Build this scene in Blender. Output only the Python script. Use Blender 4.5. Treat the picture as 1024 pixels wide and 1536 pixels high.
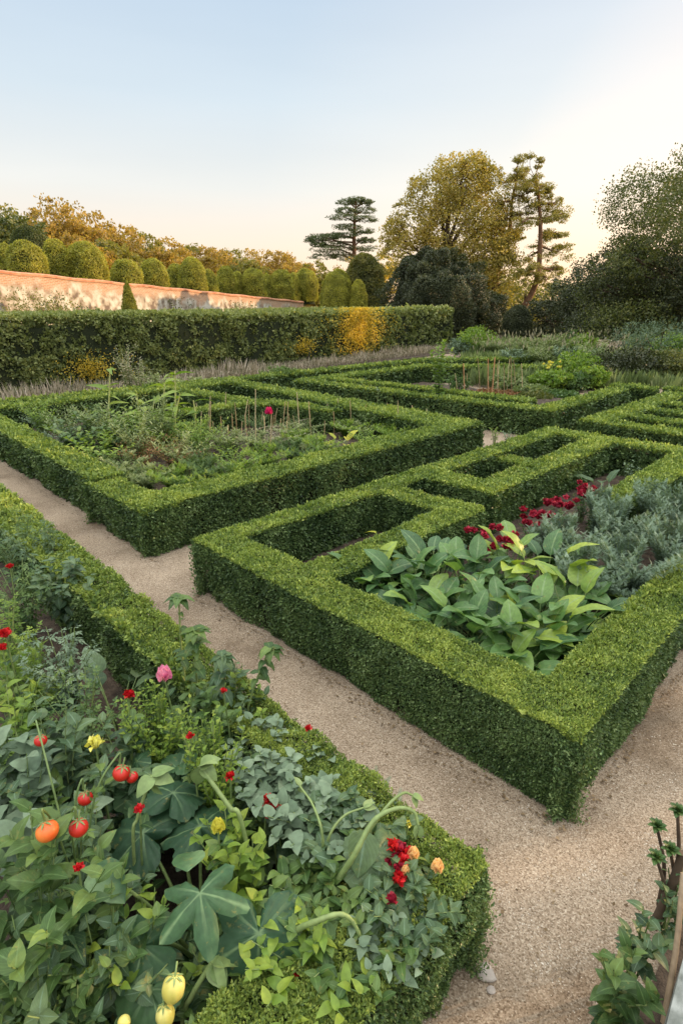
import bpy, math, random
import numpy as np
from mathutils import Vector
for o in list(bpy.data.objects): bpy.data.objects.remove(o)
SC = bpy.context.scene
COL = SC.collection
rs = np.random.RandomState(7)
random.seed(7)
# ------------------------------------------------------------------ camera
CAMH, FPX, PITCH = 2.8, 850.0, math.atan(315/850)
cam = bpy.data.objects.new('camera', bpy.data.cameras.new('camera')); COL.objects.link(cam)
cam.location = (0, 0, CAMH); cam.rotation_euler = (math.pi/2-PITCH, 0, 0)
cam.data.sensor_fit = 'HORIZONTAL'; cam.data.sensor_width = 36; cam.data.lens = FPX/1024*36
cam.data.clip_end = 3000; cam.data.clip_start = 0.05
SC.camera = cam
# ------------------------------------------------------------------ light
SUN_AZ = math.radians(75)      # clockwise from +Y
SUN_EL = math.radians(10)
sdir = Vector((math.sin(SUN_AZ)*math.cos(SUN_EL), math.cos(SUN_AZ)*math.cos(SUN_EL), math.sin(SUN_EL)))
sl = bpy.data.lights.new('sun', 'SUN'); sl.energy = 5.0; sl.angle = math.radians(0.5); sl.color = (1.0, 0.66, 0.36)
so = bpy.data.objects.new('sun', sl); COL.objects.link(so)
so.rotation_euler = sdir.to_track_quat('Z', 'Y').to_euler()
W = bpy.data.worlds.new('World'); SC.world = W; W.use_nodes = True
nt = W.node_tree; nt.nodes.clear()
def N(t, typ, **kw):
    n = t.nodes.new(typ)
    for k, v in kw.items():
        if k.startswith('i_'): n.inputs[k[2:].replace('_', ' ')].default_value = v
        else: setattr(n, k, v)
    return n
def ramp(t, stops, fac=None):
    r = N(t, 'ShaderNodeValToRGB'); cr = r.color_ramp
    while len(cr.elements) < len(stops): cr.elements.new(0.5)
    for e, (p, c) in zip(cr.elements, stops):
        e.position = p; e.color = (*c, 1) if len(c) == 3 else c
    if fac is not None: t.links.new(fac, r.inputs[0])
    return r
sky = N(nt, 'ShaderNodeTexSky', sky_type='NISHITA', sun_disc=False, sun_elevation=SUN_EL, sun_rotation=SUN_AZ,
        air_density=1.0, dust_density=1.5, ozone_density=1.2)
bg1 = N(nt, 'ShaderNodeBackground'); bg1.inputs[1].default_value = 0.14
nt.links.new(sky.outputs[0], bg1.inputs[0])
# thin evening veil: pale cream low down, powder blue above, raised overhead, beyond the view, as added fill light
tc = N(nt, 'ShaderNodeTexCoord'); sp = N(nt, 'ShaderNodeSeparateXYZ'); nt.links.new(tc.outputs['Generated'], sp.inputs[0])
vr = ramp(nt, [(0.0, (1.32, 0.90, 0.58)), (0.06, (1.27, 1.02, 0.80)), (0.16, (1.08, 1.07, 1.02)), (0.27, (0.84, 0.96, 1.05)), (0.40, (0.66, 0.82, 1.00)), (0.60, (2.1, 2.25, 2.4)), (1.0, (4.2, 4.15, 3.9))], sp.outputs[2])
# warm glow towards the setting sun
dt = N(nt, 'ShaderNodeVectorMath', operation='DOT_PRODUCT'); nt.links.new(tc.outputs['Generated'], dt.inputs[0])
ga = math.radians(38); dt.inputs[1].default_value = (math.sin(ga), math.cos(ga), 0.02)
gr = ramp(nt, [(0.70, (0, 0, 0)), (0.90, (0.16, 0.09, 0.02)), (1.0, (0.65, 0.32, 0.08))], dt.outputs['Value'])
ns = N(nt, 'ShaderNodeTexNoise'); ns.inputs['Scale'].default_value = 1.6; ns.inputs['Detail'].default_value = 5
mp = N(nt, 'ShaderNodeMapping'); mp.inputs['Scale'].default_value = (1, 1, 7); nt.links.new(tc.outputs['Generated'], mp.inputs[0]); nt.links.new(mp.outputs[0], ns.inputs[0])
cr_ = ramp(nt, [(0.40, (0.985, 0.985, 0.985)), (0.75, (1.04, 1.03, 1.02))], ns.outputs[0])
m0 = N(nt, 'ShaderNodeMix', data_type='RGBA', blend_type='MULTIPLY'); m0.inputs[0].default_value = 1
nt.links.new(vr.outputs[0], m0.inputs[6]); nt.links.new(cr_.outputs[0], m0.inputs[7])
m1 = N(nt, 'ShaderNodeMix', data_type='RGBA', blend_type='ADD'); m1.inputs[0].default_value = 1
nt.links.new(m0.outputs[2], m1.inputs[6]); nt.links.new(gr.outputs[0], m1.inputs[7])
bg2 = N(nt, 'ShaderNodeBackground'); bg2.inputs[1].default_value = 0.76
nt.links.new(m1.outputs[2], bg2.inputs[0])
add = N(nt, 'ShaderNodeMixShader'); add.inputs[0].default_value = 0.85
nt.links.new(bg1.outputs[0], add.inputs[1]); nt.links.new(bg2.outputs[0], add.inputs[2])
wo = N(nt, 'ShaderNodeOutputWorld'); nt.links.new(add.outputs[0], wo.inputs[0])
SC.view_settings.view_transform = 'Standard'; SC.view_settings.look = 'None'
SC.view_settings.exposure = 0.3; SC.view_settings.gamma = 1
SC.render.engine = 'CYCLES'
SC.cycles.max_bounces = 6; SC.cycles.transparent_max_bounces = 4

# ------------------------------------------------------------------ helpers
CP, SP_ = math.cos(PITCH), math.sin(PITCH)
def at(x, y, z=0.0):
    "world point of height z seen at photo position x, y"
    a = (x-512)/FPX; b = (768-y)/FPX
    d = (a, CP+b*SP_, -SP_+b*CP); t = (z-CAMH)/d[2]
    return np.array((a*t, d[1]*t, z))
def atd(x, y, Y):
    a = (x-512)/FPX; b = (768-y)/FPX
    t = Y/(CP+b*SP_)
    return np.array((a*t, Y, CAMH+t*(-SP_+b*CP)))
def UV(u, v, z=0.0): return np.array(((u+v)/2, (v-u)/2, z))
def hsh(i): 
    s = np.sin(i[..., 0]*127.1+i[..., 1]*311.7+i[..., 2]*74.7)*43758.5453
    return s-np.floor(s)
def vnoise(P, sc=1.0):
    P = np.asarray(P)*sc; I = np.floor(P); F_ = P-I; F_ = F_*F_*(3-2*F_); r = 0
    for dx in (0, 1):
        for dy in (0, 1):
            for dz in (0, 1):
                w = (F_[..., 0] if dx else 1-F_[..., 0])*(F_[..., 1] if dy else 1-F_[..., 1])*(F_[..., 2] if dz else 1-F_[..., 2])
                r = r+w*hsh(I+np.array((dx, dy, dz)))
    return r
def nrm(a): return a/np.maximum(np.linalg.norm(a, axis=-1, keepdims=True), 1e-9)
def rdir(n): return nrm(rs.normal(size=(n, 3)))

# leaf templates: x across, y along, z up
def T_leaf(w=0.5, nx=2, ny=5, p=0.8, fold=0.15, curl=0.25, tip=0.0, wave=0.0, e=0.75):
    V = []; U = []; F = []
    for j in range(ny+1):
        v = j/ny; ww = w*math.sin(math.pi*max(0.001, min(0.999, v))**p)**e
        ww = max(ww, 0.02)
        for i in range(-nx//2, nx//2+1):
            a = i/(nx/2)
            V.append((a*ww*0.5, v, fold*abs(a)*ww-curl*v*v+wave*abs(a)*math.sin(v*11))); U.append(((a+1)/2, v))
    k = nx+1
    for j in range(ny):
        for i in range(nx): F.append((j*k+i, j*k+i+1, (j+1)*k+i+1, (j+1)*k+i))
    return np.array(V), np.array(F), np.array(U)
def T_rh(w=0.5, z=0.08):
    return np.array([(0, 0, 0), (w/2, .5, z), (0, 1, 0), (-w/2, .5, z)]), np.array([(0, 1, 2, 3)]), np.array([(.5, 0), (1, .5), (.5, 1), (0, .5)])
def T_multi(items):
    V = []; F = []; U = []; n = 0
    for (bx, by, ang, s, T) in items:
        v, f, u = T; c, sn = math.cos(ang), math.sin(ang)
        q = v*s; V.append(np.stack([q[:, 0]*c+q[:, 1]*sn+bx, -q[:, 0]*sn+q[:, 1]*c+by, q[:, 2]], 1)); F.append(f+n); U.append(u); n += len(v)
    return np.concatenate(V), np.concatenate(F), np.concatenate(U)
def T_lobed(lobes=5, depth=0.3, rings=5, na=60, cup=0.12, jag=0.03, seed=0):
    V = [(0, 0, 0)]; U = [(1, 0)]; F = []; r2 = np.random.RandomState(seed)
    sp = math.tau/(lobes+0.7)
    for k in range(1, rings+1):
        r = k/rings
        for i in range(na):
            th = -math.pi+(i+.5)*math.tau/na
            ph = th/sp; near = abs(ph-round(ph)); near = near if abs(round(ph)) <= lobes//2 else 0.5
            R = 0.55*(1-depth*(near*2)**1.3)*(1-0.72*math.exp(-((abs(th)-math.pi)/.22)**2))*(1+0.10*math.cos(th))
            R *= 1+jag*math.sin(th*23)*r
            vein = max(0.0, 1-near*2*9*r**.6) if abs(round(ph)) <= lobes//2 else 0
            side = max(0.0, math.sin((r*5.5-near*5)*math.tau)-0.82)*2.4*(1-near)
            V.append((R*r*math.sin(th), R*r*math.cos(th), -cup*r*r+0.035*r*math.cos(ph*math.tau)*-1+0.02*r2.randn()*r))
            U.append((max(vein, min(.8, side)), r))
    for i in range(na):
        F.append((0, 1+i, 1+(i+1) % na, 0))
    for k in range(rings-1):
        for i in range(na):
            a = 1+k*na+i; b = 1+k*na+(i+1) % na
            F.append((a, a+na, b+na, b))
    # skip the fan between first and last (the sinus) is closed: natural overlap
    return np.array(V), np.array(F), np.array(U)
RH = T_rh(); RHN = T_rh(0.28, .04); RHW = T_rh(0.75, .06)
OV = T_leaf(0.60, nx=4, ny=6, fold=.12, wave=.02); OVW = T_leaf(0.80, nx=4, ny=6, p=.72, fold=.1, wave=.02); LAN = T_leaf(0.26, p=.8, curl=.35); PAD = T_leaf(0.66, nx=4, ny=8, p=.86, curl=.3, fold=.13, wave=.035, e=.62)
PET = T_leaf(0.9, nx=2, ny=3, p=.55, curl=-.35, fold=-.1)
SM = T_leaf(0.6, nx=2, ny=2, curl=.15)
COMP = T_multi([(0, .55, 0, .45, SM), (0, .5, 1.1, .36, SM), (0, .5, -1.1, .36, SM), (0, .22, 1.2, .3, SM), (0, .22, -1.2, .3, SM)])
CLOV = T_multi([(0, .1, 0, .9, T_leaf(.8, ny=4, p=.6, curl=.2)), (0, .1, 1.9, .75, T_leaf(.8, ny=4, p=.6, curl=.2)), (0, .1, -1.9, .75, T_leaf(.8, ny=4, p=.6, curl=.2))])
FEA = T_multi([(0, .1+.085*i, s*(1.0-.05*i), .42-.03*i, RHN) for i in range(9) for s in (-1, 1)]+[(0, 0, 0, 1, T_rh(.06, 0))])
FE2 = T_multi([(0, .06+.07*i, s_*(.95-.04*i), .36-.02*i, T_rh(.16, .02)) for i in range(12) for s_ in (-1, 1)]+[(0, 0, 0, 1, T_rh(.04, 0))])
TOO = T_leaf(0.75, nx=4, ny=7, p=.75, curl=.3, fold=.1, wave=.06)
SCA = T_leaf(0.95, nx=4, ny=7, p=.65, curl=.3, fold=.08, wave=.05, e=.6)
SQ = T_lobed(5, .34); SQ3 = T_lobed(5, .62, seed=3, cup=.16); SQR = T_lobed(5, .12, seed=5, cup=.18)

class Acc:
    def __init__(s): s.V = []; s.F = []; s.U = []; s.R = []; s.M = []; s.S = []; s.n = 0
    def add(s, V, F, U=None, R=0.5, mat=0, smooth=False):
        V = np.asarray(V, float); F = np.asarray(F, int)
        if len(V) == 0: return
        s.V.append(V); s.F.append(F+s.n)
        s.U.append(np.asarray(U, float) if U is not None else np.full((len(V), 2), .25))
        s.R.append(np.broadcast_to(np.asarray(R, float), (len(V),)).copy())
        s.M.append(np.full(len(F), mat)); s.S.append(np.full(len(F), smooth)); s.n += len(V)
    def leaves(s, T, P, D, Nn, S, R, mat=0, bend=None, smooth=None):
        tv, tf, tu = T; P = np.atleast_2d(P); n = len(P)
        if n == 0: return
        D = nrm(np.broadcast_to(D, (n, 3))); Nn = np.broadcast_to(Nn, (n, 3))
        X = np.cross(D, Nn); bad = np.linalg.norm(X, axis=1) < 1e-3
        if bad.any(): X[bad] = np.cross(D[bad], (1, .3, .2))
        X = nrm(X); Z = np.cross(X, D)
        S = np.broadcast_to(np.asarray(S, float), (n,))
        z = np.broadcast_to(tv[None, :, 2], (n, len(tv))).copy()
        if bend is not None: z -= np.broadcast_to(bend, (n,))[:, None]*tv[None, :, 1]**2
        V = P[:, None]+S[:, None, None]*(tv[None, :, 0:1]*X[:, None]+tv[None, :, 1:2]*D[:, None]+z[:, :, None]*Z[:, None])
        F = tf[None]+np.arange(n)[:, None, None]*len(tv)
        s.add(V.reshape(-1, 3), F.reshape(-1, 4), np.tile(tu, (n, 1)), np.repeat(np.broadcast_to(R, (n,)), len(tv)), mat, len(tf) > 1 if smooth is None else smooth)
    def tube(s, pts, rad, k=6, mat=0, R=.5, cap=False):
        pts = np.asarray(pts, float); m = len(pts); rad = np.broadcast_to(np.asarray(rad, float), (m,)) if np.ndim(rad) == 0 or len(np.atleast_1d(rad)) == m else np.linspace(rad[0], rad[-1], m)
        t = np.gradient(pts, axis=0); t = nrm(t); a = np.cross(t, (0.13, .21, 1.0)); 
        l = np.linalg.norm(a, axis=1) < .15; a[l] = np.cross(t[l], (1, .1, 0)); a = nrm(a)
        for i in range(1, m):
            a[i] = a[i-1]-t[i]*np.dot(a[i-1], t[i]); a[i] /= max(1e-6, np.linalg.norm(a[i]))
        b = np.cross(t, a); th = np.arange(k)*math.tau/k
        V = pts[:, None]+rad[:, None, None]*(np.cos(th)[None, :, None]*a[:, None]+np.sin(th)[None, :, None]*b[:, None])
        F = [(i*k+j, i*k+(j+1) % k, (i+1)*k+(j+1) % k, (i+1)*k+j) for i in range(m-1) for j in range(k)]
        s.add(V.reshape(-1, 3), F, None, R, mat, True)
        if cap:
            for e in (0, m-1):
                base = s.n; ring = V[e]; s.add(np.vstack([ring, pts[e]]), [(j, (j+1) % k, k, j) for j in range(k)], None, R, mat, False)
    def lathe(s, c, prof, axis=(0, 0, 1), k=16, mat=0, R=.5, ribs=0, ramp_=0.0):
        ax = nrm(np.array(axis, float)); a = np.cross(ax, (0.3, 1, .2)); a /= np.linalg.norm(a); b = np.cross(ax, a)
        th = np.arange(k)*math.tau/k; V = []
        for (r, h) in prof:
            rr = r*(1+ramp_*np.cos(ribs*th)) if ribs else r*np.ones(k)
            V.append(np.array(c)+h*ax+rr[:, None]*(np.cos(th)[:, None]*a+np.sin(th)[:, None]*b))
        m = len(prof); F = [(i*k+j, i*k+(j+1) % k, (i+1)*k+(j+1) % k, (i+1)*k+j) for i in range(m-1) for j in range(k)]
        s.add(np.concatenate(V), F, None, R, mat, True)
    def ball(s, c, r, axis=(0, 0, 1), k=16, m=10, sq=1.0, mat=0, R=.5, ribs=0, rd=0.0, pear=0.0):
        pr = [(max(1e-4, r*math.sin(math.pi*i/m)*(1-pear*(i/m-.5))), -r*sq*math.cos(math.pi*i/m)) for i in range(m+1)]
        s.lathe(c, pr, axis, k, mat, R, ribs, rd)
    def box(s, q, z0, z1, mat=0, R=.5):
        q = np.array([(p[0], p[1]) for p in q]); k = len(q)
        V = np.vstack([np.c_[q, np.full(k, z0)], np.c_[q, np.full(k, z1)]])
        F = [(j, (j+1) % k, k+(j+1) % k, k+j) for j in range(k)]+[(4, 5, 6, 7), (3, 2, 1, 0)]
        s.add(V, F, None, R, mat)
    def build(s, name, mats, parent=None, loc=None):
        V = np.concatenate(s.V); F = np.concatenate(s.F); U = np.concatenate(s.U); R = np.concatenate(s.R)
        M = np.concatenate(s.M); S = np.concatenate(s.S)
        if parent is not None:
            l = np.zeros(3); p = parent
            while p is not None: l += np.array(p.location); p = p.parent
            V = V-l
        elif loc is not None: V = V-np.array(loc)
        me = bpy.data.meshes.new(name); me.vertices.add(len(V)); me.vertices.foreach_set('co', V.ravel().astype(np.float32))
        tri = (F[:, 0] == F[:, 3]); ls = np.where(tri, 3, 4); lst = np.concatenate([[0], np.cumsum(ls)[:-1]])
        keep = np.ones(F.shape, bool); keep[tri, 3] = False; idx = F[keep]
        me.loops.add(len(idx)); me.loops.foreach_set('vertex_index', idx.astype(np.int32))
        me.polygons.add(len(F)); me.polygons.foreach_set('loop_start', lst.astype(np.int32))
        me.polygons.foreach_set('material_index', M.astype(np.int32)); me.polygons.foreach_set('use_smooth', S.astype(bool))
        uv = me.uv_layers.new(name='UVMap'); uv.data.foreach_set('uv', U[idx].ravel().astype(np.float32))
        at_ = me.attributes.new('rnd', 'FLOAT', 'POINT'); at_.data.foreach_set('value', R.astype(np.float32))
        me.update(calc_edges=True)
        for m in (mats if isinstance(mats, (list, tuple)) else [mats]): me.materials.append(m)
        o = bpy.data.objects.new(name, me); COL.objects.link(o)
        if parent is not None: o.parent = parent
        elif loc is not None: o.location = loc
        return o
def thing(name, label, cat, loc, group=None):
    o = bpy.data.objects.new(name, None); COL.objects.link(o); o.empty_display_size = .2
    o.location = tuple(float(v) for v in loc); return tag(o, label, cat, group)
def tag(o, label, cat, group=None):
    o['label'] = label; o['category'] = cat
    if group: o['group'] = group
    return o
def setting(o, kind='structure'): o['kind'] = kind; return o
def catm(pts, n=8):
    p = np.asarray(pts, float)
    if len(p) < 3: return np.array([p[0]*(1-t)+p[-1]*t for t in np.linspace(0, 1, n)])
    q = np.vstack([2*p[0]-p[1], p, 2*p[-1]-p[-2]]); out = []
    for i in range(1, len(q)-2):
        for t in np.linspace(0, 1, n, endpoint=False):
            out.append(.5*((2*q[i])+(-q[i-1]+q[i+1])*t+(2*q[i-1]-5*q[i]+4*q[i+1]-q[i+2])*t*t+(-q[i-1]+3*q[i]-3*q[i+1]+q[i+2])*t**3))
    out.append(p[-1]); return np.array(out)
ORD = ['first', 'second', 'third', 'fourth', 'fifth', 'sixth', 'seventh', 'eighth', 'ninth', 'tenth', 'eleventh', 'twelfth', 'thirteenth', 'fourteenth', 'fifteenth', 'sixteenth', 'seventeenth', 'eighteenth', 'nineteenth', 'twentieth', 'twenty-first', 'twenty-second', 'twenty-third', 'twenty-fourth']

# ------------------------------------------------------------------ materials
def leafmat(name, cols, rough=.5, trans=.25, vein=None, vein_mode='mid', patch=1.0, pamp=.35, spec=.35):
    "cols: dark, mid, light leaf colours chosen per leaf; patch = scale of slow variation over the plant"
    m = bpy.data.materials.new(name); m.use_nodes = True; t = m.node_tree; t.nodes.clear()
    a = N(t, 'ShaderNodeAttribute', attribute_name='rnd')
    tc = N(t, 'ShaderNodeTexCoord'); nz = N(t, 'ShaderNodeTexNoise'); nz.inputs['Scale'].default_value = patch; nz.inputs['Detail'].default_value = 2
    t.links.new(tc.outputs['Object'], nz.inputs[0])
    ma = N(t, 'ShaderNodeMath', operation='MULTIPLY_ADD'); t.links.new(nz.outputs[0], ma.inputs[0]); ma.inputs[1].default_value = pamp*2; ma.inputs[2].default_value = -pamp
    ad = N(t, 'ShaderNodeMath', operation='ADD'); t.links.new(a.outputs['Fac'], ad.inputs[0]); t.links.new(ma.outputs[0], ad.inputs[1])
    k = len(cols); r = ramp(t, [(i/(k-1), c) for i, c in enumerate(cols)], ad.outputs[0]); c_out = r.outputs[0]
    if vein:
        uv = N(t, 'ShaderNodeUVMap'); s = N(t, 'ShaderNodeSeparateXYZ'); t.links.new(uv.outputs[0], s.inputs[0])
        if vein_mode == 'mid':
            d = N(t, 'ShaderNodeMath', operation='SUBTRACT'); t.links.new(s.outputs[0], d.inputs[0]); d.inputs[1].default_value = .5
            ab = N(t, 'ShaderNodeMath', operation='ABSOLUTE'); t.links.new(d.outputs[0], ab.inputs[0])
            r1 = ramp(t, [(0.02, (1, 1, 1)), (0.06, (0, 0, 0))], ab.outputs[0])
            f = N(t, 'ShaderNodeMath', operation='MULTIPLY_ADD'); t.links.new(ab.outputs[0], f.inputs[0]); f.inputs[1].default_value = -1.1; t.links.new(s.outputs[1], f.inputs[2])
            g = N(t, 'ShaderNodeMath', operation='MULTIPLY'); t.links.new(f.outputs[0], g.inputs[0]); g.inputs[1].default_value = 42
            h = N(t, 'ShaderNodeMath', operation='SINE'); t.links.new(g.outputs[0], h.inputs[0])
            r2 = ramp(t, [(0.80, (0, 0, 0)), (0.98, (.4, .4, .4))], h.outputs[0])
            mx = N(t, 'ShaderNodeMath', operation='MAXIMUM'); t.links.new(r1.outputs[0], mx.inputs[0]); t.links.new(r2.outputs[0], mx.inputs[1]); vf = mx.outputs[0]
        else:
            r1 = ramp(t, [(0.25, (0, 0, 0)), (0.85, (1, 1, 1))], s.outputs[0]); vf = r1.outputs[0]
        sc = N(t, 'ShaderNodeMath', operation='MULTIPLY'); t.links.new(vf, sc.inputs[0]); sc.inputs[1].default_value = .6
        mi = N(t, 'ShaderNodeMix', data_type='RGBA'); t.links.new(sc.outputs[0], mi.inputs[0]); t.links.new(c_out, mi.inputs[6]); mi.inputs[7].default_value = (*vein, 1); c_out = mi.outputs[2]
    if vein:    # blemishes: yellowed and browned spots of irregular shape
        n4 = N(t, 'ShaderNodeTexNoise'); n4.inputs['Scale'].default_value = 26; n4.inputs['Detail'].default_value = 4; n4.inputs['Roughness'].default_value = .7; t.links.new(tc.outputs['Object'], n4.inputs[0])
        r4 = ramp(t, [(.60, (0, 0, 0)), (.70, (.75, .75, .75))], n4.outputs[0])
        m4 = N(t, 'ShaderNodeMix', data_type='RGBA'); t.links.new(r4.outputs[0], m4.inputs[0]); t.links.new(c_out, m4.inputs[6]); m4.inputs[7].default_value = (.24, .22, .06, 1); c_out = m4.outputs[2]
    # fine mottling
    n2 = N(t, 'ShaderNodeTexNoise'); n2.inputs['Scale'].default_value = 40; n2.inputs['Detail'].default_value = 3; t.links.new(tc.outputs['Object'], n2.inputs[0])
    r3 = ramp(t, [(.3, (.8, .8, .8)), (.7, (1.15, 1.15, 1.12))], n2.outputs[0])
    mm = N(t, 'ShaderNodeMix', data_type='RGBA', blend_type='MULTIPLY'); mm.inputs[0].default_value = 1; t.links.new(c_out, mm.inputs[6]); t.links.new(r3.outputs[0], mm.inputs[7]); c_out = mm.outputs[2]
    b = N(t, 'ShaderNodeBsdfPrincipled'); b.inputs['Roughness'].default_value = rough; b.inputs['Specular IOR Level'].default_value = spec
    t.links.new(c_out, b.inputs['Base Color'])
    tr = N(t, 'ShaderNodeBsdfTranslucent'); 
    gm = N(t, 'ShaderNodeMix', data_type='RGBA', blend_type='MULTIPLY'); gm.inputs[0].default_value = 1; t.links.new(c_out, gm.inputs[6]); gm.inputs[7].default_value = (1.3, 1.4, .7, 1); t.links.new(gm.outputs[2], tr.inputs[0])
    mix = N(t, 'ShaderNodeMixShader'); mix.inputs[0].default_value = trans; t.links.new(b.outputs[0], mix.inputs[1]); t.links.new(tr.outputs[0], mix.inputs[2])
    o = N(t, 'ShaderNodeOutputMaterial'); t.links.new(mix.outputs[0], o.inputs[0]); return m
def mat(name, c1, c2=None, scale=8, rough=.8, bump=0.0, bscale=60, spec=.3, detail=5, sss=0, mid=(.35, .65)):
    m = bpy.data.materials.new(name); m.use_nodes = True; t = m.node_tree; b = t.nodes['Principled BSDF']
    b.inputs['Roughness'].default_value = rough; b.inputs['Specular IOR Level'].default_value = spec
    tc = N(t, 'ShaderNodeTexCoord'); nz = N(t, 'ShaderNodeTexNoise'); nz.inputs['Scale'].default_value = scale; nz.inputs['Detail'].default_value = detail
    t.links.new(tc.outputs['Object'], nz.inputs[0]); r = ramp(t, [(mid[0], c1), (mid[1], c2 or c1)], nz.outputs[0]); t.links.new(r.outputs[0], b.inputs['Base Color'])
    if bump:
        n2 = N(t, 'ShaderNodeTexNoise'); n2.inputs['Scale'].default_value = bscale; n2.inputs['Detail'].default_value = 6; t.links.new(tc.outputs['Object'], n2.inputs[0])
        bu = N(t, 'ShaderNodeBump'); bu.inputs['Strength'].default_value = bump; bu.inputs['Distance'].default_value = .02; t.links.new(n2.outputs[0], bu.inputs['Height']); t.links.new(bu.outputs[0], b.inputs['Normal'])
    return m
M = {}
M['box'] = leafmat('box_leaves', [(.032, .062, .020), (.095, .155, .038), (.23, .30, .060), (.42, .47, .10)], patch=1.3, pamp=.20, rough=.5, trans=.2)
M['box_old_shade'] = leafmat('mature_shaded_box_leaves', [(.024, .052, .020), (.068, .120, .038), (.15, .22, .070), (.28, .36, .14)], patch=1.6, pamp=.20, rough=.42, trans=.12)  # hedge sides: mature leaves, with side shade put into the colour
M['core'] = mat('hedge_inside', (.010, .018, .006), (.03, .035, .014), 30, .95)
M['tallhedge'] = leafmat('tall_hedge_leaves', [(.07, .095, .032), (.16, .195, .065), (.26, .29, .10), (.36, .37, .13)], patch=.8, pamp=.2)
M['gold'] = leafmat('golden_leaves', [(.34, .24, .03), (.62, .44, .05), (.80, .62, .10)], patch=2, pamp=.2, trans=.4)  # yellow leaves; on the tall hedge they stand in for sunlight
M['topiary'] = leafmat('yew_leaves', [(.10, .12, .02), (.32, .31, .045), (.55, .50, .08)], trans=.35, patch=.8, pamp=.15)
M['autumn'] = leafmat('autumn_leaves', [(.16, .11, .03), (.36, .24, .055), (.58, .36, .08)], patch=.25, pamp=.35, trans=.4)
M['maple'] = leafmat('turning_leaves', [(.09, .10, .025), (.26, .22, .05), (.48, .36, .09), (.62, .42, .09)], patch=.22, pamp=.35, trans=.35)
M['olive'] = leafmat('olive_leaves', [(.08, .09, .025), (.21, .19, .045), (.38, .31, .08)], patch=.25, pamp=.35, trans=.4)
M['green'] = leafmat('green_leaves', [(.04, .058, .018), (.10, .12, .034), (.26, .24, .07)], patch=.3, pamp=.25, trans=.3)
M['darkgreen'] = leafmat('dark_leaves', [(.022, .032, .014), (.05, .062, .026), (.10, .11, .045)], patch=.4, pamp=.25, trans=.2)
M['cedar'] = leafmat('cedar_needles', [(.04, .065, .03), (.10, .13, .05), (.20, .20, .08)], patch=.4, pamp=.25, trans=.2)
M['bark'] = mat('bark', (.05, .035, .022), (.13, .09, .06), 6, .9, .6, 12)
M['barkr'] = mat('red_bark', (.12, .06, .03), (.22, .12, .07), 4, .9, .6, 10)
M['stem'] = leafmat('green_stems', [(.08, .14, .04), (.17, .24, .08), (.26, .32, .12)], trans=0, patch=6)
M['dry'] = leafmat('dry_stems', [(.18, .12, .08), (.32, .23, .15), (.45, .36, .24)], trans=0, patch=4)
M['cane'] = leafmat('canes', [(.28, .20, .10), (.42, .32, .17), (.52, .42, .25)], trans=0, patch=4)
M['canered'] = mat('orange_cane', (.40, .20, .09), (.50, .28, .14), 9, .8)
M['lav'] = leafmat('lavender_stalks', [(.12, .13, .06), (.30, .25, .17), (.50, .41, .32), (.62, .52, .42)], trans=.1, patch=1, pamp=.3)
M['pad'] = leafmat('broad_leaves', [(.032, .082, .034), (.068, .15, .052), (.13, .24, .06), (.34, .42, .05)], vein=(.24, .34, .16), rough=.42, patch=1.5, pamp=.10, spec=.4)
M['squash'] = leafmat('squash_leaves', [(.028, .070, .036), (.05, .115, .052), (.09, .17, .06)], vein=(.26, .38, .18), vein_mode='lobed', rough=.55, patch=5, pamp=.2)
M['bluegreen'] = leafmat('blue_green_leaves', [(.025, .060, .028), (.062, .115, .048), (.14, .20, .08)], vein=(.2, .3, .2), rough=.5, patch=4, pamp=.2)
M['veg'] = leafmat('vegetable_leaves', [(.020, .052, .018), (.058, .115, .028), (.16, .23, .05)], vein=(.16, .26, .09), rough=.5, patch=4, pamp=.2)
M['light'] = leafmat('light_green_leaves', [(.08, .15, .03), (.17, .27, .04), (.32, .38, .05)], rough=.5, patch=3, pamp=.2, trans=.35)
M['yel'] = leafmat('yellow_leaves', [(.30, .34, .03), (.5, .48, .05), (.65, .55, .07)], rough=.5, patch=3, trans=.35)
M['silver'] = leafmat('silver_leaves', [(.07, .115, .07), (.13, .19, .115), (.24, .31, .20)], rough=.7, patch=2, pamp=.2, trans=.15)
M['artem'] = leafmat('artemisia_leaves', [(.07, .12, .08), (.15, .22, .15), (.29, .37, .27)], rough=.75, patch=2.5, pamp=.25, trans=.15)
M['grassy'] = leafmat('border_leaves', [(.10, .14, .05), (.20, .25, .10), (.33, .36, .17)], rough=.6, patch=1, pamp=.3, trans=.3)
M['pale'] = leafmat('pale_seed_heads', [(.25, .22, .15), (.38, .33, .24), (.5, .45, .36)], rough=.8, patch=2, trans=.3)
M['rust'] = leafmat('rust_leaves', [(.14, .06, .035), (.26, .12, .06), (.2, .17, .06)], rough=.7, patch=4, trans=.3)
M['crimson'] = leafmat('crimson_petals', [(.16, .004, .018), (.34, .010, .035), (.5, .03, .06)], rough=.55, patch=8, trans=.15)
M['red'] = leafmat('red_petals', [(.35, .004, .008), (.60, .012, .018), (.72, .03, .03)], rough=.5, patch=8, trans=.2)
M['pink'] = leafmat('pink_petals', [(.75, .16, .42), (.85, .36, .58), (.9, .65, .75)], rough=.5, patch=20, pamp=.5, trans=.3)
M['peach'] = leafmat('peach_petals', [(.85, .50, .24), (.92, .66, .38), (.95, .80, .55)], rough=.5, patch=20, trans=.25)
M['yellowp'] = leafmat('yellow_petals', [(.55, .50, .06), (.75, .68, .12), (.85, .80, .3)], rough=.5, patch=20, trans=.25)
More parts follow.
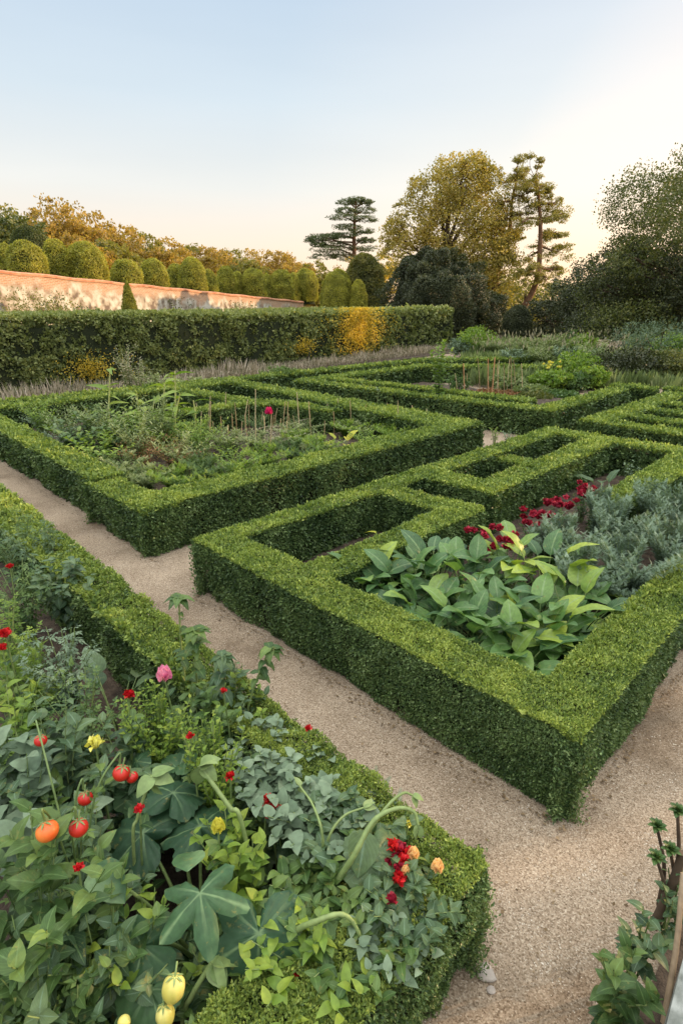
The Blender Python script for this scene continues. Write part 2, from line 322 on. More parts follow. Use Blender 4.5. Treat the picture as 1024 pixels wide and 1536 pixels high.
def fruitmat(name, a, b, sc=9, rough=.38):
    m = mat(name, a, b, sc, rough, .06, 90, .5); m.node_tree.nodes['Principled BSDF'].inputs['Subsurface Weight'].default_value = .12
    m.node_tree.nodes['Principled BSDF'].inputs['Subsurface Radius'].default_value = (.02, .008, .004); return m
M['tomato'] = fruitmat('tomato_skin', (.48, .008, .008), (.62, .035, .015))
M['orange'] = fruitmat('orange_tomato_skin', (.72, .10, .015), (.80, .22, .04), 14)
M['yfruit'] = fruitmat('yellow_squash_skin', (.55, .48, .10), (.68, .60, .18), 14)
M['stone'] = mat('pale_pebble', (.34, .29, .25), (.46, .41, .36), 12, .9, .4, 40)
M['limestone'] = mat('lichened_stone', (.15, .16, .14), (.36, .37, .34), 14, .9, .7, 30, detail=8)
M['soil'] = mat('soil', (.035, .025, .018), (.10, .072, .05), 9, .95, 1.0, 50)

# gravel
def gravelmat():
    m = bpy.data.materials.new('gravel'); m.use_nodes = True; t = m.node_tree; b = t.nodes['Principled BSDF']
    tc = N(t, 'ShaderNodeTexCoord')
    vo = N(t, 'ShaderNodeTexVoronoi'); vo.inputs['Scale'].default_value = 150; t.links.new(tc.outputs['Object'], vo.inputs[0])
    n1 = N(t, 'ShaderNodeTexNoise'); n1.inputs['Scale'].default_value = 1.1; n1.inputs['Detail'].default_value = 7; n1.inputs['Roughness'].default_value = .62; t.links.new(tc.outputs['Object'], n1.inputs[0])
    n2 = N(t, 'ShaderNodeTexNoise'); n2.inputs['Scale'].default_value = 130; n2.inputs['Detail'].default_value = 4; t.links.new(tc.outputs['Object'], n2.inputs[0])
    sv = N(t, 'ShaderNodeSeparateColor'); t.links.new(vo.outputs['Color'], sv.inputs[0])
    rg = ramp(t, [(0, (.17, .125, .085)), (.3, (.30, .235, .17)), (.8, (.39, .315, .235)), (1, (.50, .43, .34))], sv.outputs[0])
    rp = ramp(t, [(.34, (.58, .54, .50)), (.48, (.90, .87, .84)), (.66, (1.12, 1.10, 1.08))], n1.outputs[0])
    r2 = ramp(t, [(.3, (.62, .60, .58)), (.6, (1.1, 1.1, 1.1))], n2.outputs[0])
    a = N(t, 'ShaderNodeMix', data_type='RGBA', blend_type='MULTIPLY'); a.inputs[0].default_value = 1; t.links.new(rg.outputs[0], a.inputs[6]); t.links.new(rp.outputs[0], a.inputs[7])
    c = N(t, 'ShaderNodeMix', data_type='RGBA', blend_type='MULTIPLY'); c.inputs[0].default_value = .8; t.links.new(a.outputs[2], c.inputs[6]); t.links.new(r2.outputs[0], c.inputs[7])
    t.links.new(c.outputs[2], b.inputs['Base Color']); b.inputs['Roughness'].default_value = .95; b.inputs['Specular IOR Level'].default_value = .2
    ad = N(t, 'ShaderNodeMath', operation='MULTIPLY_ADD'); t.links.new(n1.outputs[0], ad.inputs[0]); ad.inputs[1].default_value = 2.0; t.links.new(sv.outputs[1], ad.inputs[2])
    bu = N(t, 'ShaderNodeBump'); bu.inputs['Strength'].default_value = .55; bu.inputs['Distance'].default_value = .012; t.links.new(ad.outputs[0], bu.inputs['Height']); t.links.new(bu.outputs[0], b.inputs['Normal'])
    return m
M['gravel'] = gravelmat()
M['meadow'] = mat('rough_grass', (.05, .07, .02), (.14, .13, .05), 1.2, .95, .8, 25)

# ------------------------------------------------------------------ ground
def grid_sheet(name, x0, x1, y0, y1, nx, ny, hf, m, kind='structure'):
    xs = np.linspace(x0, x1, nx+1); ys = np.linspace(y0, y1, ny+1); X, Y = np.meshgrid(xs, ys)
    Z = hf(X, Y); V = np.stack([X, Y, Z], -1).reshape(-1, 3); k = nx+1
    F = [(j*k+i, j*k+i+1, (j+1)*k+i+1, (j+1)*k+i) for j in range(ny) for i in range(nx)]
    a = Acc(); a.add(V, F, smooth=True); o = a.build(name, m); return setting(o, kind)
# wall line (base) from the near left to the far right
WL0, WL1 = atd(-60, 400, 27.0), atd(455, 452, 58.0)
WD = nrm((WL1-WL0)*np.array((1, 1, 0))); WN = np.array((WD[1], -WD[0], 0)); WLEN = float(np.linalg.norm((WL1-WL0)[:2]))
WTOP0, WTOP1 = atd(-60, 399, 27.0)[2], 2.85
def wall_top(s): return WTOP0+(WTOP1-WTOP0)*s/WLEN
def hill(X, Y):
    s = (X-WL0[0])*WD[0]+(Y-WL0[1])*WD[1]; q = -((X-WL0[0])*WN[0]+(Y-WL0[1])*WN[1])   # q>0 behind the wall
    top = np.interp(s, [-40, 0, WLEN, WLEN+40], [4.6, WTOP0-.35, WTOP1-.5, 1.0])
    w = np.clip((q-.25)/.6, 0, 1)
    return -.35+w*(top+.35)+.05*np.clip(q, 0, 60)*w+.25*np.sin(X*.21)*np.sin(Y*.17)*w
grid_sheet('ground', -900, 900, -60, 1700, 60, 60, lambda X, Y: 0*X-.5, M['meadow'])
grid_sheet('gravel_path', -26, 30, -6, 45, 280, 255, lambda X, Y: .012*np.sin(X*1.7+Y)*np.sin(Y*1.3)+.01*vnoise(np.stack([X, Y, 0*X], -1), 4)-.008, M['gravel'])
grid_sheet('hillside', -160, 20, 20, 200, 180, 180, hill, M['meadow'])
grid_sheet('distant_field', 20.5, 160, 45.2, 300, 20, 20, lambda X, Y: 0*X-.1, M['meadow'])
grid_sheet('meadow_ground', -26, 20, 45.3, 60, 12, 8, lambda X, Y: 0*X-.06, M['meadow'])

def soilbed(u0, u1, v0, v1, h=.07, name='soil_bed'):
    nu, nv = max(4, int((u1-u0)/.12)), max(4, int((v1-v0)/.12)); nu, nv = min(nu, 120), min(nv, 120)
    us = np.linspace(u0, u1, nu+1); vs = np.linspace(v0, v1, nv+1); A_, B_ = np.meshgrid(us, vs)
    X, Y = (A_+B_)/2, (B_-A_)/2; Z = h+.035*(vnoise(np.stack([X, Y, 0*X], -1), 6)-.5)+.02*(vnoise(np.stack([X, Y, 0*X], -1), 17)-.5)
    V = np.stack([X, Y, Z], -1).reshape(-1, 3); k = nu+1
    F = [(j*k+i, j*k+i+1, (j+1)*k+i+1, (j+1)*k+i) for j in range(nv) for i in range(nu)]
    a = Acc(); a.add(V, F, smooth=True); return setting(a.build(name, M['soil']))
soilbed(-6.4, -1.4, 3.95, 14.0); soilbed(-20.3, -8.5, 4.1, 13.9); soilbed(-18.0, -7.9, 17.0, 24.0); soilbed(-6.2, -.5, 16.2, 23.2)
soilbed(-14, -1.35, -4.5, 2.2); soilbed(-0.25, 3.0, 1.6, 5.2, .03)

# ------------------------------------------------------------------ box hedges
def inside(P, q, m):
    c = np.mean(q, 0); r = np.ones(len(P), bool)
    for i in range(4):
        a, b = q[i], q[(i+1) % 4]; e = b-a; n = np.array((-e[1], e[0]))/np.linalg.norm(e)
        if np.dot(c-a, n) < 0: n = -n
        r &= ((P[:, :2]-a)@n) > m
    return r
def patch(A, B, C, D, step=.5):
    "split quad patch into cells, yields corner arrays"
    nu = max(1, int(np.linalg.norm(B-A)/step)); nv = max(1, int(np.linalg.norm(D-A)/step)); out = []
    for i in range(nu):
        for j in range(nv):
            u0, u1, v0, v1 = i/nu, (i+1)/nu, j/nv, (j+1)/nv
            f = lambda u, v: A*(1-u)*(1-v)+B*u*(1-v)+C*u*v+D*(1-u)*v
            out.append((f(u0, v0), f(u1, v0), f(u1, v1), f(u0, v1)))
    return out
def clad(acc, quads, h, kls=.0048, smin=.015, cov=2.6, bump=.020, T=RH, lift=0.6, tone=(0.44, .56), tw=1.0, mat_=0, base=0.0, round_=.045, hedgecore=True, zmin=0.0, old=None):
    "quads: convex plan quads (4x2). hs: height or list"
    camp = np.array((0, 0, CAMH)); hs = h if isinstance(h, (list, tuple)) else [h]*len(quads)
    for qi, (q, hh) in enumerate(zip(quads, hs)):
        c = q.mean(0); pats = []
        z1 = np.array((0, 0, hh))
        q3 = np.c_[q, np.zeros(4)]
        pats.append((q3[0]+z1, q3[1]+z1, q3[2]+z1, q3[3]+z1, np.array((0, 0, 1.)), True))
        for i in range(4):
            a, b = q3[i], q3[(i+1) % 4]; e = b-a; n = np.array((e[1], -e[0], 0))/np.linalg.norm(e)
            if np.dot(c-a[:2], n[:2]) > 0: n = -n
            pats.append((a, b, b+z1, a+z1, n, False))
        for (A, B, C, D, n, top) in pats:
            for (a, b, cc, d) in patch(A, B, C, D):
                m = (a+b+cc+d)/4; v = camp-m; dist = np.linalg.norm(v); vis = np.dot(v, n) > 0
                s = max(smin, kls*dist); area = np.linalg.norm(np.cross(b-a, d-a))
                cnt = int(area*cov/(s*s*.27)*(1 if vis else .35)) 
                if cnt < 1: cnt = 1
                u, w = rs.rand(cnt, 1), rs.rand(cnt, 1)
                P = a*(1-u)*(1-w)+b*u*(1-w)+cc*u*w+d*(1-u)*w
                ok = np.ones(cnt, bool)
                for qj, q2 in enumerate(quads):
                    if qj != qi:
                        ins = inside(P, q2, .05)
                        if top: ins &= (hs[qj] >= hh-.001) & (True if hs[qj] > hh else qj < qi)
                        else: ins &= P[:, 2] < hs[qj]
                        ok &= ~ins
                P = P[ok]; k = len(P)
                if k == 0: continue
                nz = vnoise(P, 7.0)-.5; nz2 = vnoise(P, 2.2)-.5; nz3 = vnoise(P, 19.)-.5
                P = P+n*(bump*(1.6*nz+1.8*nz2+1.0*nz3)+rs.normal(size=k)*s*.3)[:, None]
                P = P-n*((.012+.40*s) if not top else .3*s)
                if not top:
                    t = np.clip((P[:, 2]-(hh-round_))/round_, 0, 1); P = P-n*(round_*.6*(1-np.sqrt(1-t*t*.98)))[:, None]
                    lowr = np.clip(1-P[:, 2]/.12, 0, 1); P = P-n*(.02*lowr*lowr)[:, None]
                D_ = nrm(n*lift+rdir(k)+np.array((0, 0, .35))); Nn = nrm(n+rdir(k)*.8)
                tv = (tone[1] if top else tone[0])  # tops lighter: fresh growth, plus sky light put into the tone
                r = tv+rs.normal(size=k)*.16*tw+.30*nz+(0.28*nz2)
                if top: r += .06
                P[:, 2] = np.maximum(P[:, 2], zmin+.01)
                mm = mat_
                if old is not None and not top:  # sides take the older, shade-toned leaf material
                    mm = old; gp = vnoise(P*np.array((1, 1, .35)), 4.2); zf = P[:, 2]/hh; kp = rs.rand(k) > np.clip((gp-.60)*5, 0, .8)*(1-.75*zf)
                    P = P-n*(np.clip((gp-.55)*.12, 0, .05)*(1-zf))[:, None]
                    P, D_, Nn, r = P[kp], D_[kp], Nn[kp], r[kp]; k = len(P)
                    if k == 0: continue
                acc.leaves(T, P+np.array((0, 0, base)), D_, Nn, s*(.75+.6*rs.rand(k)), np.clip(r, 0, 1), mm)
        # shoots filling the vertical corners and the rim
        for i in range(4):
            a0 = q3[i]; out = nrm(np.r_[q[i]-c, 0.0]); dist = np.linalg.norm(camp-a0); s = max(smin, kls*dist); k = int(hh*.11*cov*1.6/(s*s*.27))
            P = np.repeat(a0[None], k, 0)-out*(rs.uniform(.0, .07, (k, 1))+(.012+.4*s)*1.3); tg = np.array((-out[1], out[0], 0)); P = P+tg*rs.normal(size=(k, 1))*.035; P[:, 2] = rs.rand(k)*(hh-.015)
            ok = np.ones(k, bool)
            for qj, q2 in enumerate(quads):
                if qj != qi: ok &= ~(inside(P+out*.05, q2, .03) & (P[:, 2] < hs[qj]))
            P = P[ok]; k = len(P)
            if k: acc.leaves(T, P+np.array((0, 0, base)), nrm(out*lift+rdir(k)+np.array((0, 0, .35))), nrm(out+rdir(k)*.8), s*(.75+.6*rs.rand(k)), np.clip(tone[0]+.05+.16*rs.normal(size=k), 0, 1), mat_ if old is None else old)
            b0 = q3[(i+1) % 4]; L = np.linalg.norm(b0-a0); k = int(L*.10*cov/(s*s*.27)); f = rs.rand(k, 1); e_ = (b0-a0)/L; no = np.array((e_[1], -e_[0], 0)); no = -no if np.dot(c-a0[:2], no[:2]) > 0 else no
            P = a0+(b0-a0)*f-no*(rs.uniform(.005, .06, (k, 1))+.012+.4*s); zf = rs.rand(k); P[:, 2] = hh-.004-zf*.04*(rs.rand(k)); P = P+np.array((0, 0, 1.))*(bump*1.3*(vnoise(P, 7.0)-.5))[:, None]
            ok = np.ones(k, bool)
            for qj, q2 in enumerate(quads):
                if qj != qi: ok &= ~(inside(P, q2, .03) & (hs[qj] >= hh-.03))
            P = P[ok]; k = len(P)
            if k: acc.leaves(T, P+np.array((0, 0, base)), nrm((no+np.array((0, 0, 1.)))*lift*.8+rdir(k)), nrm(no+np.array((0, 0, 1.))+rdir(k)*.8), s*(.75+.6*rs.rand(k)), np.clip((tone[0]+tone[1])/2+.08+.16*rs.normal(size=k), 0, 1), mat_)
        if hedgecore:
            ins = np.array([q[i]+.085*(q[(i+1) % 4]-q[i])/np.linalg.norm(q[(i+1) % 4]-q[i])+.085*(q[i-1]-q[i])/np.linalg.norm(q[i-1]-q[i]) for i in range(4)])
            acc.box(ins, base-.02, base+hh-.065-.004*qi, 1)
def R_(u0, u1, v0, v1): return np.array([UV(u0, v0)[:2], UV(u1, v0)[:2], UV(u1, v1)[:2], UV(u0, v1)[:2]])
def Q_(*p): return np.array([UV(*a)[:2] for a in p])
def box_hedge(label, quads, h, loc, **kw):
    a = Acc(); clad(a, quads, h, old=2, **kw); return tag(a.build('box_hedge', [M['box'], M['core'], M['box_old_shade']], loc=(loc[0], loc[1], 0)), label, 'hedge', 'clipped box hedges round the beds')
HB = [R_(-6.65, -1.15, 3.70, 4.28), R_(-1.70, -1.15, 3.70, 13.9), Q_((-6.65, 3.7), (-6.22, 3.7), (-6.12, 14.4), (-6.65, 14.4)), R_(-4.98, -4.44, 4.1, 7.72), R_(-6.3, -4.44, 7.15, 7.72),
      R_(-6.2, -4.75, 8.45, 9.1), R_(-5.35, -4.75, 8.45, 13.9), R_(-6.2, -5.2, 10.95, 11.5), R_(-6.65, -1.15, 13.8, 14.4), R_(-3.45, -2.8, 9.6, 13.9)]
box_hedge('clipped box hedge framing the bed of broad leaves, crimson flowers and grey artemisia', HB, [.58, .58, .585, .575, .57, .575, .58, .5, .58, .575], UV(-3.9, 3.9))
HA = [Q_((-27, 4.05), (-10.4, 3.86), (-10.4, 4.48), (-27, 4.75)), R_(-10.6, -8.22, 3.76, 4.40), R_(-9.0, -8.24, 3.8, 13.8), Q_((-9.0, 12.5), (-8.24, 13.8), (-20.3, 14.3), (-20.3, 13.6)),
      R_(-20.7, -20.0, 4.5, 14.3), Q_((-20.2, 10.9), (-14.8, 11.1), (-14.8, 11.7), (-20.2, 11.5)), R_(-15.9, -15.25, 6.3, 11.9), Q_((-15.6, 11.6), (-12.6, 12.0), (-12.6, 12.6), (-15.6, 12.3))]
box_hedge('long clipped box hedge with a stepped near corner round the bed of canes and vegetables', HA, [.6, .55, .58, .58, .58, .575, .57, .56], UV(-8.6, 4.2))
HF = [Q_((-16, 1.95), (-1.6, 1.90), (-1.12, 2.32), (-16, 2.72)), R_(-1.66, -1.09, .2, 2.33)]
box_hedge('nearest clipped box hedge, its ragged corner reaching out over the gravel at the bottom', HF, [.585, .58], UV(-1.3, 2.1), bump=.05)
HD = [Q_((-18.6, 15.85), (-7.65, 16.6), (-7.65, 17.25), (-18.6, 16.45)), R_(-8.3, -7.6, 16.6, 22.8), R_(-18.9, -18.2, 16, 24.5),
      Q_((-18.3, 17.3), (-13.0, 17.95), (-13.0, 18.5), (-18.3, 17.9)), Q_((-13.3, 17.85), (-9.2, 18.1), (-9.2, 18.8), (-13.3, 18.5)), Q_((-18.6, 24.0), (-12.5, 29.6), (-13.1, 30.2), (-19.2, 24.6))]
box_hedge('clipped box hedge round the middle bed with tied canes and yellow flowers', HD, [.58, .6, .57, .56, .55, .56], UV(-8, 17))
HG = [R_(-8.6, -7.0, 23.5, 24.3), R_(-6.8, -1, 24.2, 24.9)]
box_hedge('short dark clipped box hedge behind the comb-shaped hedge', HG, [.6, .6], UV(-7, 24))
HE = [R_(-6.45, 1, 15.9, 16.6), R_(-6.45, -5.75, 15.9, 23.4), R_(-6.2, 1, 17.6, 18.2), R_(-6.2, 1, 19.1, 19.7), R_(-6.2, 1, 20.7, 21.3), R_(-6.2, 1, 22.7, 23.4)]
box_hedge('comb-shaped clipped box hedge of parallel rows at the right edge', HE, [.58, .585, .56, .565, .56, .57], UV(-6, 16))
HR = [Q_((-21.95, 4.5), (-21.3, 4.5), (-20.3, 27.3), (-20.95, 27.6)), Q_((-20.95, 27.6), (-20.3, 27.3), (-16.4, 32), (-17, 32.6)), Q_((-17, 32), (-13, 32.6), (-13, 33.3), (-17, 32.7))]
box_hedge('farthest low clipped box hedge running along the strip of dry lavender', HR, [.56, .56, .57], UV(-21, 14))

# ------------------------------------------------------------------ trees
def ell_pts(n, c, r, hollow=.55):
    d = rdir(n); k = (hollow+(1-hollow)*rs.rand(n, 1)**.6); return np.array(c)+d*k*np.array(r), d
def crown(a, lobes, total, size, T=RHW, clump=.16, gap=.42, mat_=0, nsc=.5, flat=1.0, clear=None, droop=0.2, dens=26, tone=.5):
    vol = np.array([r[0]*r[1]*r[2] for c, r in lobes])**.667; vol /= vol.sum()
    for (c, r), w in zip(lobes, vol):
        nc = max(3, int(total*w/dens)); P, d = ell_pts(nc, c, r)
        keep = vnoise(P+77, nsc) > gap*rs.rand(nc)**.3; keep |= rs.rand(nc) < .25
        P = P[keep]; d = d[keep]; nc = len(P); 
        if nc == 0: continue
        cr = clump*np.mean(r)*(.6+.8*rs.rand(nc)); q = np.repeat(np.arange(nc), dens)
        pp = P[q]+rdir(len(q))*(rs.rand(len(q), 1)**.45)*1.75*cr[q][:, None]*np.array((1, 1, .7*flat)); dd = nrm(d[q]*.5+rdir(len(q))*.9-np.array((0, 0, droop)))
        rr = np.clip(tone+.25*(rs.rand(nc)[q]-.5)+.14*rs.normal(size=len(q)), 0, 1)
        if clear is not None:
            ok = ~clear(pp); pp, dd, rr = pp[ok], dd[ok], rr[ok]
        a.leaves(T, pp, dd, nrm(d[q]+rdir(len(q))*.7), size*(.6+.8*rs.rand(len(pp))) if clear is not None else size*(.6+.8*rs.rand(len(q))), rr, mat_) if clear is None else a.leaves(T, pp, dd, rdir(len(pp)), size*(.6+.8*rs.rand(len(pp))), rr, mat_)
def limb(a, p0, p1, r0, r1, sag=.1, n=6, k=6):
    p0, p1 = np.array(p0, float), np.array(p1, float); L = np.linalg.norm(p1-p0); mid = (p0+p1)/2+rs.normal(size=3)*L*.07+np.array((0, 0, L*sag))
    c = catm([p0, mid, p1], n); a.tube(c, np.linspace(r0, r1, 2*n+1), k); return c
# a gap left between crowns along one sunbeam, so that the low sun reaches the golden leaves that stand in for sunlight on the tall hedge
SD = np.array(sdir)
def beam(P):
    r = np.zeros(len(P), bool)
    for (c, rad) in BEAMS:
        v = P-c; t = v@SD; dd = np.linalg.norm(v-t[:, None]*SD, axis=1); r |= (dd < rad) & (t > 1.5)
    return r
g0 = at(537, 538, 0); g0 = g0+np.array((0, 0, 1.3))
BEAMS = [(g0, 1.35)]
def broad_tree(label, x, y, zb, top, wid, matn, loc_lobes=None, total=6000, size=.2, cat='tree', name='broadleaf_tree', trunk=.3, low=.25, group=None, gap=.42, barkm='bark', T=RHW, dep=None, tone=.5, clump=.16, nlob=0):
    t = thing(name, label, cat, (x, y, zb), group); H_ = top-zb; dep = dep or wid
    if loc_lobes is None:
        loc_lobes = []; nl = rs.randint(6, 9)
        for i in range(nl):
            an = math.tau*i/nl+rs.rand()*.6; f = rs.rand(); hz = low+.18+(.62-low)*f
            rr = (.34-.10*f)*wid
            loc_lobes.append(((math.cos(an)*wid*(.27-.12*f), math.sin(an)*dep*(.27-.12*f), hz*H_), (rr, rr, H_*.17)))
        loc_lobes += [((0, 0, .80*H_), (wid*.24, dep*.24, H_*.19)), ((0, 0, .5*H_), (wid*.36, dep*.36, H_*.28))]
    if nlob:
        # many separate boughs of foliage over the outline of the crown
        loc_lobes = [((0, 0, .42*H_), (wid*.36, dep*.36, H_*.36))]
        for i in range(34):
            zz = rs.uniform(.02, .93); rr = wid*.43*math.sqrt(max(.05, 1-((zz-.38)/.62)**2)) if zz > .38 else wid*.43; an = i*2.4
            b_ = rs.uniform(.10, .19)*wid; loc_lobes.append(((math.cos(an)*rr, math.sin(an)*rr, zz*H_), (b_, b_, b_*.75)))
    L = [(np.array(c)+np.array((x, y, zb)), r) for c, r in loc_lobes]
    tk = Acc(); tx = catm([(x, y, zb-.3), (x+wid*.02*rs.randn(), y, zb+H_*.35), (x+wid*.03*rs.randn(), y, zb+H_*.8)], 6); tk.tube(tx, np.linspace(trunk, trunk*.25, len(tx)), 8)
    tk.build('trunk', M[barkm], t)
    lm = Acc()
    for c, r in L[:13]: 
        st = tx[min(len(tx)-1, int(len(tx)*np.clip((c[2]-zb)/H_*.8, .2, .95)))]
        limb(lm, st, c, trunk*.4, trunk*.12)
        for k in range(3): limb(lm, c-(c-st)*.4, c+rdir(1)[0]*np.array(r)*.8, trunk*.18, trunk*.05, 0, 4, 5)
    lm.build('limbs', M[barkm], t)
    a = Acc(); crown(a, L, total, size, gap=gap, clear=beam, T=T, tone=tone, clump=clump); a.build('crown', M[matn], t); return t

# wood along the hill at the left: photo x, photo y of the top, distance, width, kind
wood = [(-28, 300, 66, 11, 'olive', 'olive-green'), (10, 318, 60, 8, 'green', 'green'), (82, 293, 72, 10, 'autumn', 'tall rust-gold'), (44, 330, 70, 7, 'autumn', 'small amber'), (135, 315, 76, 9, 'autumn', 'gold-brown'),
        (178, 332, 80, 9, 'autumn', 'broad amber'), (215, 348, 84, 8, 'olive', 'dull olive'), (250, 357, 88, 8, 'autumn', 'low tawny'), (282, 364, 92, 8, 'olive', 'grey-olive'), (315, 366, 96, 9, 'autumn', 'russet'),
        (345, 372, 100, 8, 'olive', 'pale olive'), (378, 372, 104, 9, 'autumn', 'warm brown'), (412, 376, 108, 9, 'autumn', 'orange-brown'), (446, 386, 100, 8, 'autumn', 'low copper'), (472, 392, 92, 7, 'olive', 'mossy'),
        (100, 350, 58, 7, 'autumn', 'honey-coloured'), (160, 362, 62, 7, 'olive', 'bushy olive'), (232, 372, 72, 7, 'autumn', 'rounded ochre'), (300, 384, 80, 7, 'autumn', 'dense ochre'), (365, 388, 86, 8, 'olive', 'dense moss-green'), (425, 396, 88, 8, 'autumn', 'scrubby bronze')]
wl = ['cut by the left edge of the wood behind the topiary', 'behind the leftmost topiary domes', 'highest crown of the wood at the left', 'standing left of the highest crown of the wood', 'right of the highest crown of the wood',
      'on the slope of the wood above the cone topiary', 'just right of the broad amber tree in the wood', 'above the middle of the brick wall', 'right of the low tawny tree in the wood', 'in the middle of the far wood line',
      'between the russet and the warm brown trees', 'in the right half of the far wood line', 'near the right end of the far wood line', 'at the right end of the wood line beside the cedar', 'closest to the foot of the tiered cedar',
      'directly behind the second topiary dome from the left', 'directly behind the topiary above the cone', 'in front of the wood above the middle topiary domes', 'low in the wood between the middle and right topiary domes', 'just behind the topiary domes right of the middle', 'just behind the last topiary domes on the right']
for (px, py, Y, wd, mn, ad), wh in zip(wood, wl):
    p = atd(px, py, Y); zb = float(hill(p[0], p[1])) if Y < 190 else 0
    broad_tree('%s tree %s' % (ad, wh), p[0], p[1], zb-1, p[2], wd*1.25, mn, total=13000, size=.30, low=.02, trunk=.22, group='trees of the wood behind the topiary', tone=.5, gap=.3, clump=.15)

# big warm tree in the middle
p = atd(680, 236, 60); H_ = p[2]
def pxl(x, y, Y, r): q = atd(x, y, Y); return (q-np.array((p[0], p[1], 0)), r)
Lb = [pxl(700, 262, 60, (2.6, 2.6, 2.2)), pxl(655, 285, 60, (2.6, 2.6, 2.2)), pxl(725, 300, 60, (2.4, 2.6, 3)), pxl(620, 330, 60, (2.6, 2.6, 2.6)), pxl(680, 330, 59, (3.4, 3, 3.4)), pxl(600, 365, 60, (1.8, 2.4, 2.4)), pxl(640, 390, 59, (3, 3, 3)), pxl(720, 360, 59, (2.8, 3, 3.6)),
      pxl(745, 410, 59, (2.2, 3, 3.5)), pxl(690, 430, 59, (4, 3, 3.5)), pxl(740, 320, 60, (1.2, 1.6, 2.6)), pxl(675, 252, 61, (1.8, 1.8, 1.6)), pxl(590, 340, 60, (1.2, 1.5, 1.3)), pxl(628, 268, 60, (1.1, 1.3, 1.2)), pxl(735, 258, 60, (1.1, 1.3, 1.2)), pxl(755, 345, 60, (1.4, 1.6, 1.6)), pxl(585, 385, 60, (1.3, 1.5, 1.6)), pxl(708, 240, 60, (1.1, 1.3, .9)), pxl(606, 300, 60, (1.0, 1.2, 1.0))]
broad_tree('biggest broadleaf tree with open golden-brown crown in the middle of the skyline', p[0], p[1], -.5, H_+.3, 13, 'maple', Lb, total=90000, size=.18, trunk=.5, gap=.58, clump=.17)
# tall pines
def pine(label, pts, rad, tiers, matn='olive', bare=None):
    P = [atd(x, y, Y) for x, y, Y in pts]; t = thing('scots_pine', label, 'pine tree', (P[0][0], P[0][1], 0), 'tall pines on the skyline')
    tk = Acc(); c = catm(P, 8); tk.tube(c, np.linspace(rad, rad*.2, len(c)), 8); tk.build('trunk', M['barkr'], t)
    lm = Acc(); a = Acc()
    for (x, y, dx, dy, rx, rz) in tiers:
        q = atd(x, y, pts[0][2]); e = atd(x+dx, y+dy, pts[0][2]+rs.uniform(-2, 2)); i = np.argmin(abs(c[:, 2]-q[2])); lc = limb(lm, c[i], e, rad*.35, rad*.12, .04)
        for s in (-1, 1): limb(lm, lc[6], e+np.array((0, s*rx*.5, 0)), rad*.2, rad*.06, .02)
        for kk in range(9):
            f_ = rs.uniform(.25, 1.25); e2 = c[i]*(1-f_)+e*f_+np.array((rs.normal()*rx*.28, rs.normal()*rx*.5, rs.normal()*rz*.75+.1-.25*f_)); r2 = rx*rs.uniform(.22, .55)
            limb(lm, lc[8], e2, rad*.1, rad*.04, .02, 4, 4)
            crown(a, [(e2, (r2, r2, r2*.5))], 460, .14, T=RH, gap=.8, flat=.7, clump=.5, droop=.5, tone=.6)
    lm.build('limbs', M['barkr'], t); a.build('crown', M[matn], t)
pine('tall pine with leaning bare trunk and tiered boughs, rightmost on the skyline', [(775, 478, 58), (803, 425, 58), (810, 360, 58), (808, 300, 58), (803, 262, 58)], .34,
     [(806, 268, -6, 0, 1.3, .9), (806, 285, 16, 2, 1.1, .5), (806, 285, -18, 4, 1.3, .6), (808, 305, 26, 2, 1.3, .45), (808, 305, -22, 6, 1.3, .5), (809, 325, 34, -4, 1.3, .4), (809, 330, -26, 4, 1.3, .45), (810, 350, 25, 2, 1.2, .4),
      (810, 372, 25, 6, 1.4, .45), (808, 380, -14, 4, 1.2, .4), (808, 402, 28, 0, 1.3, .4), (806, 408, -20, 2, 1.3, .45), (806, 412, 12, 8, 1.0, .4), (804, 262, 0, 2, .8, .8)])
pine('tall pine with curved trunk between the big golden-brown tree and the leaning pine', [(738, 470, 59.5), (745, 410, 59.5), (762, 360, 59.5), (768, 300, 59.5), (776, 262, 59.5)], .32,
     [(774, 252, 0, -2, 1.0, .9), (772, 268, 12, 0, 1.2, .6), (770, 272, -16, 2, 1.2, .7), (768, 292, 16, 2, 1.3, .5), (768, 300, -16, 2, 1.4, .6), (766, 320, 20, 2, 1.4, .5), (764, 330, -12, 2, 1.4, .7), (762, 352, 14, -8, 1.2, .5), (760, 365, -14, 6, 1.5, .9), (752, 390, 10, 0, 1.3, .8), (748, 420, -10, 0, 1.6, 1.2), (748, 440, 12, 0, 1.4, 1.0)])
lm = Acc()
# tiered cedar
C0 = atd(531, 400, 84)
t = thing('tiered_cedar', 'tall tiered cedar with flat boughs and one long low bough reaching left', 'cedar tree', (C0[0], C0[1], 0))
tk = Acc(); c = catm([(C0[0], C0[1], -.5), atd(531, 400, 84), atd(531, 345, 84), atd(534, 300, 84)], 8); tk.tube(c, np.linspace(.45, .1, len(c)), 8); tk.build('trunk', M['barkr'], t)
lm = Acc(); a = Acc()
for (x, y, rx) in [(535, 299, 1.3), (524, 303, 1.6), (549, 303, .9), (545, 315, 1.7), (518, 315, 1.2), (515, 325, 1.9), (547, 328, 1.6), (520, 340, 1.8), (544, 346, 1.5), (513, 352, 1.9), (548, 360, 1.2), (500, 354, 1.6), (484, 355, 1.9), (472, 360, 1.3), (503, 366, 1.9), (492, 374, 2.2), (486, 384, 2), (545, 372, 2), (512, 382, 2.4), (540, 388, 2.6), (478, 366, 1)]:
    e = atd(x, y, 84+rs.uniform(-1.5, 1.5)); i = np.argmin(abs(c[:, 2]-e[2]+.5)); limb(lm, c[i], e, .12, .04, .03)
    crown(a, [(e, (rx*1.1, rx, .3))], 1300, .17, gap=.2, flat=.35, clump=.2, T=RH)
